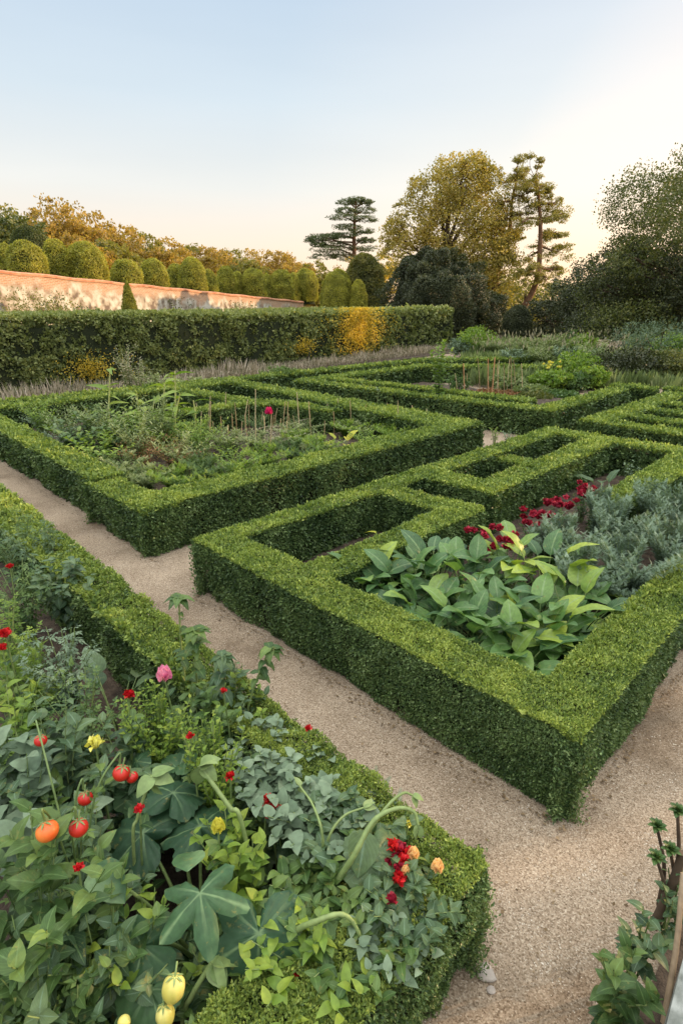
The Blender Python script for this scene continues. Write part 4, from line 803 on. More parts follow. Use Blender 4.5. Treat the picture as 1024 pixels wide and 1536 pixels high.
# ---- bed of canes and vegetables (left middle)
A_ = [(118, 640, .85, 1.1, OV, 'veg', .17, 9, 14, 'bright broad-leaved vegetable by the left leg of the hedge'), (95, 655, .6, .9, COMP, 'silver', .14, 10, 12, 'greyish bush at the left end of the vegetable bed'), (150, 665, .7, 1.0, OV, 'veg', .12, 10, 14, 'dense dark vegetable left of the rusty plants'),
      (190, 625, .8, .9, OV, 'light', .14, 8, 12, 'light green leafy plant behind the rusty plants'), (215, 672, .6, .9, SM, 'rust', .07, 14, 18, 'rusty brown wilting plant at the near end of the canes'), (262, 680, .5, .8, SM, 'rust', .06, 12, 18, 'low reddish plant right of the rusty one'), (185, 690, .5, .8, COMP, 'artem', .12, 12, 12, 'blue-green bushy herb below the rusty plants'),
      (215, 712, .42, .8, FEA, 'artem', .14, 26, 10, 'feathery dark herb in the near corner of the vegetable bed'), (262, 715, .42, .8, FEA, 'veg', .14, 26, 10, 'feathery green herb just right of the near corner'), (310, 700, .45, .8, FEA, 'veg', .14, 26, 10, 'feathery carrot tops near the front of the row'),
      (355, 690, .45, .8, SM, 'veg', .07, 20, 14, 'round green herb bush in the carrot row'), (400, 680, .45, .8, FEA, 'light', .13, 26, 10, 'pale feathery carrot tops in the row'), (440, 672, .42, .8, FEA, 'veg', .13, 26, 10, 'carrot tops left of the bright lettuce'), (478, 665, .4, .7, FEA, 'light', .13, 24, 10, 'carrot tops touching the bright lettuce'),
      (550, 655, .38, .8, SM, 'light', .06, 22, 14, 'soft light green mound right of the bright lettuce'), (585, 645, .4, .8, FEA, 'light', .12, 26, 10, 'light green feathery mound near the right end'), (612, 640, .36, .7, FEA, 'veg', .12, 24, 10, 'feathery mound in the right corner of the vegetable bed'), (520, 640, .34, .8, FEA, 'light', .12, 24, 10, 'low feathery mound behind the bright lettuce'),
      (290, 722, .36, .7, FEA, 'veg', .12, 26, 10, 'feathery herb against the inner face of the near hedge leg'), (480, 690, .38, .7, FEA, 'light', .12, 26, 10, 'carrot tops against the inner face of the right hedge leg'), (380, 705, .38, .7, FEA, 'veg', .12, 26, 10, 'green carrot tops against the middle of the right hedge leg'), (575, 665, .3, .7, FEA, 'light', .1, 26, 10, 'pale mound against the far end of the right hedge leg'),
      (240, 655, .5, .9, SM, 'rust', .06, 14, 18, 'reddish plant at the foot of the shortest stalk'), (330, 650, .4, .9, SM, 'grassy', .05, 16, 14, 'greyish sparse plant behind the netting'), (390, 632, .4, .9, SM, 'veg', .06, 16, 14, 'small green plant under the magenta poppy'), (180, 650, .6, .8, OV, 'veg', .12, 10, 14, 'leafy plant at the foot of the leftmost maize stalk'), (300, 680, .4, .9, SM, 'veg', .06, 16, 14, 'green mound in front of the netting, at the left'), (350, 712, .34, .8, FEA, 'light', .12, 26, 10, 'light feathery herb by the near end of the right hedge leg'), (450, 655, .34, .8, FEA, 'veg', .12, 26, 10, 'feathery herb just behind the carrot tops'), (200, 700, .42, .8, SM, 'veg', .06, 18, 14, 'green herb mound in the angle of the stepped hedge corner'),
      (340, 668, .35, .8, SM, 'light', .05, 14, 14, 'pale green plant beside the netting'), (420, 655, .36, .8, SM, 'pale', .05, 14, 14, 'dry straw-coloured plant at the end of the netting'), (140, 620, .7, .8, COMP, 'veg', .14, 9, 12, 'vegetable with cut leaves behind the bright broad-leaved one'), (245, 640, .7, .9, OV, 'light', .12, 9, 12, 'yellowish bean plant at the foot of the tallest stalks'),
      (290, 645, .55, .9, SM, 'veg', .07, 14, 14, 'bean plant between the tall stalks and the netting'), (60, 628, .45, .8, SM, 'silver', .06, 14, 14, 'pale grey low plant in the far left of the bed'), (460, 635, .35, .9, SM, 'grassy', .05, 14, 14, 'sparse green plant among the thin canes')]
for (x, y, h, wh) in [(235, 610, 1.15, 'tallest, behind the maize stalks'), (60, 612, .8, 'in the far left corner'), (150, 622, 1.0, 'at the left behind the bright vegetable'), (205, 640, .95, 'left of the maize stalks'), (300, 640, .8, 'right of the maize stalks'), (345, 635, .75, 'left of the magenta poppy'), (385, 642, .6, 'just below the magenta poppy'), (440, 632, .6, 'right of the magenta poppy'), (470, 655, .5, 'above the bright lettuce, at its left'), (530, 630, .5, 'above the bright lettuce, at its right'), (100, 625, .8, 'farthest left'), (270, 665, .7, 'in front of the maize stalks')]:
    plant('airy clump of upright stems '+wh, P_(x, y, h), h*(.6 if x > 330 else 1), 1.2, LAN, 'grassy' if x % 60 else 'light', .11, 34, 16, name='vegetable_plant', group='airy clumps in the vegetable bed', low=.2, up=.9, jit=.4, srad=.005, topsize=.6, tone=.55)
for (x, y, h, wd, T, m_, ls, n1, n2, wh) in A_:
    m_ = dict(veg='light' if (x+y) % 2 else 'veg', artem='grassy').get(m_, m_)
    k = dict(low=.1, topsize=.7)
    if T is FEA: k.update(up=.9, jit=.4, srad=.003); T = FE2
    plant(wh, P_(x, y, h), h, wd*1.35, T, m_, ls*.9, int(n1*2.0), int(n2*1.5), name='vegetable_plant' if 'herb' not in wh else 'herb_plant', **k)
M['stalk'] = leafmat('stalk_skin', [(.28, .32, .10), (.42, .44, .14), (.55, .55, .20)], trans=0)
# tall greenish maize stalks
for (x, yb, yt, wh) in [(165, 660, 556, 'with broad leaves at its top, left of the others'), (232, 668, 598, 'short and leaning beside the tallest'), (262, 680, 556, 'tallest, beside the one with a drooping leaf'), (247, 672, 575, 'thin, between the short and the tallest ones'), (270, 690, 590, 'with one long drooping yellow leaf'), (205, 668, 590, 'slim, in front of the leafy bean plants'), (290, 675, 600, 'dry-tipped, farthest right of the stalks'), (218, 690, 618, 'shortest, rising from the rusty plants')]:
    b = at(x-3, yb-14, .07); Y = b[1]; tp = atd(x, yt, Y); t = thing('maize_stalk', 'yellow-green maize stalk '+wh, 'plant', b, 'maize stalks'); s = Acc()
    c = catm([b, (b+tp)/2+np.array((rs.uniform(-.08, .08), 0, 0)), tp], 8); s.tube(c, np.linspace(.028, .012, len(c)), 6, R=.95); s.build('stalk', M['stalk'], t)
    a = Acc(); k = 9; i = rs.randint(4, len(c), k); an = rs.rand(k)*6.28; a.leaves(LAN, c[i], np.stack([np.cos(an), np.sin(an), np.full(k, .8)], 1), rdir(k)+np.array((0, 0, 1.5)), .38*(.5+.7*rs.rand(k)), .4+.5*rs.rand(k), bend=.6); a.build('foliage', M['light'], t)
# tall weeds behind
for (x, y, h, wh) in [(185, 512, 2.0, 'tallest dry flowering weed in front of the tall hedge at the left'), (205, 535, 1.6, 'second dry flowering weed beside the tallest one'), (225, 560, 1.1, 'bushy grey weed at the foot of the tall dry weeds'), (290, 565, .9, 'round green bush against the foot of the tall hedge'), (320, 568, .8, 'small green bush right of the round one at the tall hedge')]:
    q = atd(x, y, 16.5 if h > 1.3 else 17.5); plant(wh, (q[0], q[1], 0), q[2], .9 if h > 1.3 else 1.5, LAN if h > 1.3 else SM, 'pale' if h > 1.3 else 'grassy', .13, 12 if h > 1.3 else 26, 34, name='weed', low=.15, tone=.7, srad=.012)
# canes
def cane(x, yb, yt, lb, m_='cane', r=.013, red=False, grp='thin canes in the vegetable bed', z0=.05):
    b = at(x, yb, z0); tp = atd(x+rs.uniform(-5, 5), yt, b[1]+rs.uniform(-.1, .1)); a = Acc(); mid = (b+tp)/2+rs.normal(size=3)*.012; a.tube(catm([b-np.array((0, 0, .1)), mid, tp], 5), np.linspace(r, r*.7, 11), 6, R=rs.rand(), cap=True)
    return tag(a.build('garden_cane', M['canered'] if red else M[m_], loc=b), lb, 'cane', grp)
cn = [(300, 668, 625), (312, 672, 610), (322, 665, 640), (334, 668, 632), (350, 664, 628), (362, 662, 640), (372, 662, 630), (384, 676, 592), (398, 668, 632), (404, 690, 628), (418, 658, 636), (424, 655, 610), (436, 652, 628), (450, 655, 596), (463, 648, 630), (470, 645, 618), (487, 642, 614), (508, 640, 606), (540, 636, 606), (552, 636, 628), (583, 632, 612), (592, 632, 620), (600, 632, 620), (622, 632, 626), (430, 668, 640), (345, 672, 645), (375, 652, 615), (412, 646, 620)]
cn += [(x_+rs.randint(-4, 5), rs.randint(640, 664), 0) for x_ in range(296, 640, 19)]; cn = [(x_, yb_, yt_-8 if yt_ else yb_-rs.randint(28, 60)) for x_, yb_, yt_ in cn]; cn.sort()
for i, (x, yb, yt) in enumerate(cn):
    cane(x, yb, yt, 'thin pale cane, %s from the %s in the row behind the carrot tops' % (ORD[i] if i < 23 else ORD[len(cn)-1-i], 'left' if i < 23 else 'right'))
nc_ = [0, 0]
for i, (x, yb, yt, rd) in enumerate(sorted([(686, 590, 560, 0), (697, 596, 545, 1), (720, 580, 537, 0), (733, 596, 538, 1), (737, 596, 536, 1), (748, 585, 545, 0), (756, 590, 545, 0), (768, 585, 536, 0), (783, 585, 545, 0), (745, 580, 540, 0), (773, 580, 540, 0), (703, 582, 560, 0), (760, 580, 538, 0)])):
    nc_[rd] += 1
    cane(x, yb+6, yt, ['thick orange-brown cane alone at the left of the middle bed', 'thick orange-brown cane, left one of the close pair', 'thick orange-brown cane, right one of the close pair'][nc_[1]-1] if rd else 'tall pale cane in the middle bed, %s from the left' % ORD[nc_[0]-1], r=.022 if rd else .014, red=bool(rd), grp='orange-brown canes in the middle bed' if rd else 'tall canes in the middle bed')
# netting
t = thing('garden_netting', 'low sagging wire netting along the vegetable row', 'netting', at(380, 672, .05)); a = Acc()
e0, e1 = at(268, 690, .06), at(500, 640, .06); m_ = 46
for k in range(m_):
    s = k/(m_-1); b = e0*(1-s)+e1*s; a.tube([b, b+np.array((.05, .03, .15)), b+np.array((.0, .02, .30+.03*math.sin(k)))], .0025, 4, R=.9)
for z in (.04, .12, .2, .28): a.tube(np.array([e0*(1-s)+e1*s+np.array((0, .02*math.sin(s*40), z+.025*math.sin(s*23+z*9))) for s in np.linspace(0, 1, 50)]), .003, 4, R=.9)
a.build('mesh', M['lav'], t)
# poppy, lettuce, seedling
b = at(404, 690, .07); tp = atd(403, 617, b[1]); t = thing('poppy', 'single magenta poppy standing above the thin canes', 'flower', b); bloom(t, tp, .075, 'crimson', 'cup', stem_from=b, label='magenta cup-shaped flower'); t.children[0].data.materials.clear(); t.children[0].data.materials.append(M['pink'].copy()); 
mm_ = t.children[0].data.materials[0]; mm_.name = 'magenta_petals'
for nd in mm_.node_tree.nodes:
    if nd.type == 'VALTORGB' and len(nd.color_ramp.elements) == 3:
        for e, c in zip(nd.color_ramp.elements, [(.45, .01, .10, 1), (.65, .03, .2, 1), (.7, .08, .28, 1)]): e.color = c
rosette('bright yellow-green lettuce standing out in the carrot row', P_(513, 655, .42), .42, .3, PAD, 'yel', .24, 9, name='lettuce')
q = at(565, 622, .07); e = atd(565, 580, q[1]); plant('slender seedling with few pale leaves at its top, far corner of cane bed', q, e[2], .12, OV, 'silver', .16, 2, 5, name='seedling', low=.85)
q = at(655, 622, .0); e = atd(655, 508, q[1]); plant('tall airy grey-green plant rising from the middle hedge', q, e[2], .75, OV, 'light', .15, 11, 26, tone=.45, name='fennel_plant', low=.2, up=.5, topsize=.7)
shrub('small green shrub growing in the far corner of the vegetable bed hedge', 415, 545, at(415, 585, 0)[1], 1.5, 'veg', total=4200, size=.06, lump=.13, tone=.85)
shrub('small green bush beside the tall airy plant', 688, 560, at(688, 590, 0)[1], .9, 'veg', total=1400, size=.06)
# ---- border on the right
B_ = [(720, 495, 31, 2.2, 'light', 'SM', 'yellow-green shrub at the left end of the far border'), (700, 515, 31, 1.8, 'silver', 'SM', 'grey bush below the yellow-green shrub'), (760, 518, 30, 2.4, 'grassy', 'LAN', 'wispy grass clump right of the yellow-green shrub'), (800, 515, 28, 2.4, 'grassy', 'LAN', 'wispy pale clump at the back of the border, left of the middle'), (840, 510, 28, 2.4, 'grassy', 'LAN', 'airy tall clump in the middle of the back border'),
      (880, 508, 28, 2.2, 'light', 'SM', 'rounded bright green bush at the back of the border'), (862, 500, 29, 1.0, 'veg', 'SM', 'narrow upright plant poking above the border'), (925, 520, 27, 2.6, 'lav', 'LAN', 'pale lilac seed-headed clump in the back border'), (965, 520, 26, 2.4, 'grassy', 'LAN', 'wispy clump near the right end of the back border'), (775, 545, 25, 2.0, 'silver', 'LAN', 'blue-grey grass clump behind the tall canes'),
      (820, 540, 24, 2.2, 'grassy', 'LAN', 'tall dry-green clump behind the yellow flowers'), (860, 540, 23, 2.2, 'silver', 'LAN', 'blue-green clump in the middle of the border'), (900, 535, 22.5, 2.4, 'grassy', 'LAN', 'dense airy clump right of the middle of the border'), (945, 540, 21.5, 2.4, 'darkgreen', 'SM', 'dark bushy shrub behind the comb-shaped hedge'), (995, 540, 21.5, 2.2, 'green', 'SM', 'green shrub at the right end above the comb-shaped hedge'), (1020, 515, 24, 2.4, 'light', 'SM', 'light bush cut by the right edge below the blue-grey shrub'),
      (825, 565, 19.3, 1.3, 'light', 'SM', 'lime green plant with yellow flower heads'), (855, 572, 19.3, 1.2, 'veg', 'SM', 'green bush right of the yellow flowers'), (885, 560, 19.8, 1.3, 'light', 'SM', 'light bush at the right end of the middle bed'), (795, 578, 18.6, 1.0, 'grassy', 'SM', 'straggly plant with white dots at the hedge corner'), (865, 545, 21, 1.6, 'light', 'SM', 'bright bush behind the right end of the middle bed'), (770, 590, 18.3, .9, 'rust', 'SM', 'low brownish plant between the canes'), (800, 590, 17.6, 1.1, 'green', 'SM', 'dark green bush in the front corner of the middle bed'), (765, 572, 19.5, 1.2, 'grassy', 'SM', 'soft green bush behind the tall canes'), (840, 588, 18.0, 1.1, 'veg', 'SM', 'green bush against the right leg of the middle hedge'), (730, 588, 18.5, 1.0, 'rust', 'SM', 'dry reddish plant at the foot of the orange canes'), (905, 560, 20.5, 1.4, 'darkgreen', 'SM', 'dark small shrub beside the end of the middle hedge'), (980, 492, 30, 1.6, 'light', 'SM', 'pale sprig bush in front of the blue-grey shrub'), (740, 520, 29.5, 1.8, 'grassy', 'LAN', 'thin pale clump left of the tall grasses')]
for (x, y, Y, wd, m_, tt, wh) in B_:
    y -= 20 if 20.4 < Y < 26.5 else (9 if Y > 26.5 else (12 if Y > 18.6 else 0))
    T = dict(SM=SM, LAN=LAN)[tt]; q = atd(x, y, Y); h = max(.3, q[2])
    (shrub(wh, x, y, Y, wd*1.15, m_, total=int(2600*wd), size=.085, name='border_plant', cat='plant', group='mixed plants of the right border', lump=.16, T=RHW, tone=.5, gapv=.4) if tt == 'SM' else
    plant(wh, (q[0], Y, 0), h, wd, T, m_, .19, 90, 30, name='border_plant', cat='plant', group='mixed plants of the right border', low=.08, up=.9 if tt == 'LAN' else .4, jit=.45, topsize=.6, spread=1.0, srad=.005, tone=.5))
shrub('rounded blue-grey shrub at the right edge below the dark trees', 1000, 474, 24.5, 4.0, 'silver', total=9000, size=.10, lump=.13, T=RHN)
# pale seed heads over the border
n = 620; x = rs.uniform(700, 1080, n); Yv = rs.uniform(21, 31, n); P = np.stack([(x-512)/FPX*Yv, Yv, .7+.5*rs.rand(n)+.5*vnoise(np.stack([x*.01, Yv*.5, 0*x], 1), 1.5)], 1); P = P[vnoise(P, .5) > .42]; n = len(P); a = Acc(); a.leaves(RHN, P, nrm(rdir(n)*.25+np.array((0, 0, 1))), rdir(n), .10+.16*rs.rand(n), rs.rand(n)*.6)
tag(setting(a.build('seed_heads', M['pale'], loc=(14, 25, 0)), 'stuff'), 'pale feathery seed heads floating over the right border', 'seed heads')
n = 26000; Yv = rs.uniform(19.5, 40, n); x = rs.uniform(690, 1100, n); P = np.stack([(x-512)/FPX*Yv, Yv, 0*x], 1); ok = ((P[:, 1]+P[:, 0]) > 25.2) ; P = P[ok]; n = len(P); a = Acc()
a.leaves(RHN, P, nrm(rdir(n)*.3+np.array((0, 0, 1))), rdir(n), (.30+.35*rs.rand(n))*(.5+vnoise(P, .7)), np.clip(vnoise(P, 1.1)*1.1-.1+.2*rs.randn(n), 0, 1)); setting(a.build('border_ground_cover', M['grassy'], loc=(14, 25, 0)), 'stuff')['label'] = 'rough green ground cover between the border plants'
bpy.data.objects['border_ground_cover']['category'] = 'ground cover'
t = [o for o in bpy.data.objects if o.get('label') == 'lime green plant with yellow flower heads'][0]
for k in range(12): bloom(t, np.array(t.location)+np.array((rs.uniform(-.5, .3), -.35+rs.uniform(-.2, .2), rs.uniform(.75, 1.0))), .05, 'yellowp', n=16)

# ------------------------------------------------------------------ foreground bed
F_ = [ # px, py, h, wid, T, mat, leaf size, stems, leaves, label
 (20, 800, .85, .9, COMP, 'veg', .13, 12, 14, 'rose bush at the far left of the near bed, half out of the photo'),
 (62, 815, .78, .7, COMP, 'bluegreen', .13, 12, 14, 'rose bush above the dark drooping plant'),
 (98, 868, .75, .62, OVW, 'bluegreen', .125, 9, 15, 'dark plant with drooping rounded leaves by the near hedge'),
 (28, 880, .8, .7, COMP, 'veg', .12, 12, 14, 'leafy bush left of the dark drooping plant'),
 (5, 930, .85, .6, COMP, 'light', .12, 9, 14, 'light green bush with red blooms at the left edge'),
 (92, 985, .72, .6, COMP, 'silver', .12, 14, 14, 'pale grey-green spreading plant under the drooping plant'),
 (35, 1010, .8, .75, FEA, 'light', .14, 26, 12, 'feathery light green herb at the left edge'),
 (120, 1060, .75, .6, COMP, 'veg', .11, 12, 14, 'leafy bush in front of the blue-green cabbage leaves'),
 (10, 1090, .85, .6, OV, 'light', .12, 8, 12, 'bright leaved plant at the left edge beside a red fruit'),
 (85, 1130, .82, .7, TOO, 'bluegreen', .13, 10, 14, 'toothed-leaf plant between the yellow ball and the left edge'),
 (30, 1180, .9, .7, SCA, 'silver', .15, 10, 12, 'long grey-leaved plant left of the orange tomato'),
 (232, 1085, .92, .42, SM, 'light', .055, 40, 26, 'bushy yellow-green herb below the pink poppy'),
 (318, 1130, .85, .34, SM, 'light', .05, 30, 24, 'smaller yellow-green herb right of the bushy one'),
 (345, 1035, .72, .5, OV, 'bluegreen', .10, 8, 12, 'loose grey-green plant with a small red bloom'),
 (372, 1060, .6, .5, OV, 'light', .09, 8, 12, 'pale yellow-green plant leaning over the near hedge'),
 (300, 1075, .7, .5, TOO, 'veg', .11, 9, 12, 'leafy plant between the two yellow-green herbs'),
 (402, 1130, .62, .6, SCA, 'silver', .085, 14, 14, 'silvery scalloped plant against the near hedge, at the back'),
 (455, 1165, .62, .6, SCA, 'silver', .085, 14, 14, 'silvery scalloped plant in the middle by the near hedge'),
 (500, 1195, .60, .5, SCA, 'silver', .085, 14, 14, 'silvery scalloped plant next to the arching stems'),
 (560, 1215, .62, .26, FEA, 'silver', .17, 8, 8, 'plumed silver foliage sprig by the near hedge'),
 (385, 1195, .62, .5, OV, 'veg', .10, 10, 12, 'green plant with the red flower cluster'),
 (440, 1225, .55, .5, OV, 'veg', .09, 10, 12, 'low dark plant under the silvery foliage'),
 (345, 1260, .72, .4, OV, 'light', .10, 7, 12, 'bright green upright plant with the pale yellow flower'),
 (370, 1330, .72, .34, OVW, 'light', .10, 7, 12, 'yellow-green leaf shoot right of the big divided leaf'),
 (430, 1290, .5, .5, SQR, 'bluegreen', .17, 8, 3, 'round blue-green leaved plant in the middle of the near bed'),
 (520, 1250, .45, .5, OV, 'veg', .09, 10, 12, 'low leafy plant inside the arching stems'),
 (505, 1340, .4, .5, OV, 'veg', .08, 10, 12, 'dark low plant at the foot of the arching stems'),
 (560, 1390, .52, .4, OVW, 'bluegreen', .075, 8, 10, 'small-leaved plant draping over the near hedge below the peach roses'),
 (120, 1290, .82, .6, OVW, 'bluegreen', .11, 9, 10, 'tomato foliage with rounded leaves under the red fruits'),
 (40, 1340, .9, .7, TOO, 'veg', .15, 9, 12, 'dark coarse plant at the left edge below the orange tomato'),
 (150, 1370, .75, .6, OVW, 'veg', .10, 9, 10, 'rounded leaf plant left of the big divided leaf'),
 (80, 1420, .7, .7, COMP, 'veg', .13, 11, 12, 'shaded bush in the lower left'),
 (40, 1490, .75, .6, CLOV, 'bluegreen', .11, 10, 6, 'clover-leaved plant in the bottom left corner'),
 (150, 1470, .72, .55, CLOV, 'bluegreen', .12, 10, 6, 'clover-leaved plant at the bottom beside the yellow squash'),
 (100, 1530, .7, .6, CLOV, 'veg', .11, 10, 6, 'clover-leaved plant cut by the bottom edge'),
 (215, 1400, .66, .5, OV, 'light', .09, 8, 10, 'pale small-leaved plant below the big divided leaf'),
 (345, 1490, .55, .5, OV, 'veg', .10, 9, 10, 'leafy plant at the bottom between the squash and the hedge'),
 (190, 1130, .75, .5, TOO, 'bluegreen', .12, 9, 12, 'broad toothed plant beside the crimson fruit'),
 (255, 1180, .65, .5, SQR, 'squash', .2, 7, 3, 'large dark round-leaved plant behind the thick green stem'),
 (390, 1400, .45, .5, OV, 'veg', .09, 9, 10, 'dark plant under the hanging squash leaf'),
 (60, 1230, .6, .6, OV, 'veg', .10, 12, 12, 'dark undergrowth plant behind the red tomatoes'),
 (190, 1240, .5, .6, OV, 'squash', .12, 12, 10, 'dark undergrowth plant behind the bare green stem'),
 (480, 1290, .3, .5, SM, 'veg', .06, 14, 12, 'low ground plant between the arching stems and the hedge'),
 (300, 1430, .3, .7, OV, 'squash', .12, 12, 8, 'shaded low plant beneath the squash leaves'),
 (20, 1100, .4, .8, OV, 'veg', .12, 12, 10, 'shaded undergrowth at the left edge'),
]
for (x, y, h, wd, T, m_, ls, n1, n2, wh) in F_:
    k = dict(low=.12, topsize=.65, srad=.005)
    if T is FEA: k.update(up=.8, jit=.4)
    if T is SQR: k.update(low=.75, topsize=.9, up=.3)
    if 'drooping' in wh: k.update(up=-.25, droop=.5, low=.3)
    h *= rs.uniform(.85, 1.1)
    b = P_(x, y, h); b[:2] = b[:2] if b[0]+b[1] < 2.0 and b[0]-b[1] < -1.7 else b[:2]
    T = FE2 if T is FEA else T
    plant(wh, b, h, wd, T, m_, ls*.76, int(n1*1.45), int(n2*1.3), name='herb_plant' if 'herb' in wh else ('rose_bush' if 'rose bush' in wh else 'leafy_plant'), **k)
for (x, y, h, wd, T, m_, ls, n1, n2, wh) in [(470, 1215, .72, .42, SCA, 'silver', .06, 20, 16, 'silvery plant spilling over the near hedge left of the plumed sprig'), (525, 1235, .72, .42, SCA, 'bluegreen', .06, 20, 16, 'scalloped green plant spilling over the near hedge under the plumed sprig'), (420, 1170, .72, .42, SCA, 'silver', .06, 20, 16, 'silvery plant spilling over the near hedge at the back'),
        (560, 1290, .68, .38, OV, 'veg', .06, 18, 14, 'small-leaved green plant spilling over the near hedge behind the cockscombs'), (610, 1345, .70, .34, OVW, 'bluegreen', .055, 18, 14, 'round-leaved sprawling plant under the peach rose buds'), (520, 1400, .66, .40, OV, 'veg', .065, 18, 14, 'green plant spilling onto the hedge between the arching stems'), (455, 1430, .66, .42, OV, 'light', .065, 16, 14, 'light green plant spilling onto the hedge beside the lowest red bloom'),
        (480, 1330, .66, .42, OVW, 'veg', .07, 18, 14, 'leafy plant in the middle of the arching stems'), (580, 1400, .66, .28, OVW, 'silver', .05, 14, 12, 'grey-leaved plant trailing on the hedge right of the arching stems')]:
    b = at(x, y, h*.95); b[2] = .45; plant(wh, b, h-.42, wd, T, m_, ls, n1, n2, low=.15, up=.3, topsize=.75, spread=1.3, srad=.004)
rosette('blue-green cabbage-like plant beside the small red bloom', P_(165, 1020, .6), .6, .5, OVW, 'bluegreen', .2, 13, name='cabbage_plant')
# blooms on their own stalks (each a flowering plant)
for (x, y, z, r, m_, kd, lb) in [(246, 1012, 1.02, .042, 'pink', 'cup', 'pink-and-white poppy on a thin stalk above the yellow-green herb'), (143, 1117, .95, .034, 'yellowp', 'full', 'round yellow flower head near the left middle'), (327, 1240, .85, .030, 'yellowp', 'cup', 'pale yellow cup flower above the bright green shoots'), (193, 1043, .95, .026, 'red', 'full', 'small red bloom left of the pink poppy'), (335, 1037, .9, .016, 'red', 'full', 'tiny red bloom right of the pink poppy'),
        (15, 850, .95, .024, 'red', 'full', 'small red rose at the far left of the near bed'), (8, 952, .98, .034, 'red', 'full', 'orange-red bloom cut by the left edge'), (4, 972, .9, .026, 'red', 'full', 'red bloom just under the orange-red one at the left edge'), (463, 1093, .68, .018, 'red', 'full', 'tiny red bloom on top of the near hedge'), (492, 1228, .62, .020, 'red', 'full', 'single red bloom left of the arching stems'), (430, 1380, .62, .024, 'red', 'full', 'red bloom right of the hanging squash leaf'), (440, 1462, .55, .026, 'red', 'full', 'lowest red bloom by the near hedge'), (612, 1237, .66, .014, 'yellowp', 'full', 'small yellow button flower under the arching stem'), (118, 1303, .9, .017, 'red', 'full', 'small red bud below the pair of tomatoes'), (210, 1215, .85, .02, 'red', 'full', 'small red bloom beside the bare green stem'), (285, 1105, .95, .018, 'red', 'full', 'tiny red bloom between the two yellow-green herbs'), (345, 1165, .8, .02, 'red', 'full', 'small red bloom right of the thick slanting stem')]:
    c = at(x, y, z); b = c.copy(); b[2] = .05; b[:2] += np.array((rs.uniform(-.05, .02), rs.uniform(-.02, .05))); t = thing('flower', lb, 'flower', b); bloom(t, c, r, m_, kd, 46, stem_from=b)
    q = (c+b)/2; a = Acc(); k = 6; an = rs.rand(k)*6.28; a.leaves(OV, b+(c-b)*rs.uniform(.4, .9, (k, 1)), np.stack([np.cos(an), np.sin(an), np.full(k, .5)], 1), rdir(k)*.3+np.array((0, 0, 1)), .07, rs.rand(k)); a.build('foliage', M['veg'], t)
# red flower cluster, red cockscombs, peach roses
c0 = at(408, 1210, .68); b = c0.copy(); b[2] = .05; t = thing('red_flowers', 'cluster of small red flowers in the middle of the near bed', 'flowering plant', b)
for (x, y) in [(402, 1200), (399, 1212), (410, 1212), (419, 1214), (406, 1222), (398, 1217)]: bloom(t, at(x, y, .68+rs.uniform(-.01, .02)), .022, 'red', n=30, stem_from=b)
c0 = at(592, 1310, .66); b = c0.copy(); b[2] = .05; t = thing('cockscomb', 'stack of velvety dark red cockscomb flowers beside the peach roses', 'flowering plant', b)
for (x, y, r) in [(588, 1272, .032), (597, 1278, .034), (607, 1283, .03), (586, 1296, .026), (594, 1306, .03), (598, 1320, .026), (588, 1350, .022), (601, 1294, .03)]: bloom(t, at(x, y, .68+rs.uniform(-.02, .02)), r, 'crimson' if rs.rand() < .3 else 'red', n=44, stem_from=b if r > .031 else None)
c0 = at(632, 1320, .62); b = c0.copy(); b[2] = .3; t = plant('rose spray with round leaves and peach buds lying on the near hedge corner', (b[0], b[1], .35), .33, .26, OVW, 'bluegreen', .05, 9, 9, name='rose_spray', cat='rose', low=.3)
for (x, y, r) in [(656, 1300, .027), (620, 1281, .026), (608, 1306, .018)]: bloom(t, at(x, y, .70), r, 'peach', 'cup', stem_from=(b[0], b[1], .4), label='peach rose bud')
# tomatoes
b = P_(100, 1260, .9); t = plant('tomato plant bearing one orange and several red tomatoes', b, .85, .5, COMP, 'veg', .13, 6, 10, name='tomato_plant', low=.3)
for (x, y, z, r, m_) in [(71, 1247, 1.06, .038, 'orange'), (118, 1242, .98, .034, 'tomato'), (128, 1198, .86, .030, 'tomato'), (182, 1160, .90, .036, 'tomato'), (198, 1166, .86, .026, 'tomato'), (61, 1111, .92, .028, 'tomato')]:
    c = at(x, y, z); fruit(t, c, r, m_, axis=(rs.uniform(-.3, .3), rs.uniform(0, .4), 1))
s = Acc()
for (x, y, z) in [(71, 1247, 1.06), (118, 1242, .98), (128, 1198, .86), (182, 1160, .90), (61, 1111, .92)]:
    c = at(x, y, z)+np.array((0, 0, .05)); s.tube(catm([b+np.array((0, 0, .3)), (b+c)/2+np.array((0, 0, .35)), c+np.array((0, .0, .05)), c], 6), .0045, 5, R=.4)
s.build('vine', M['stem'], t)
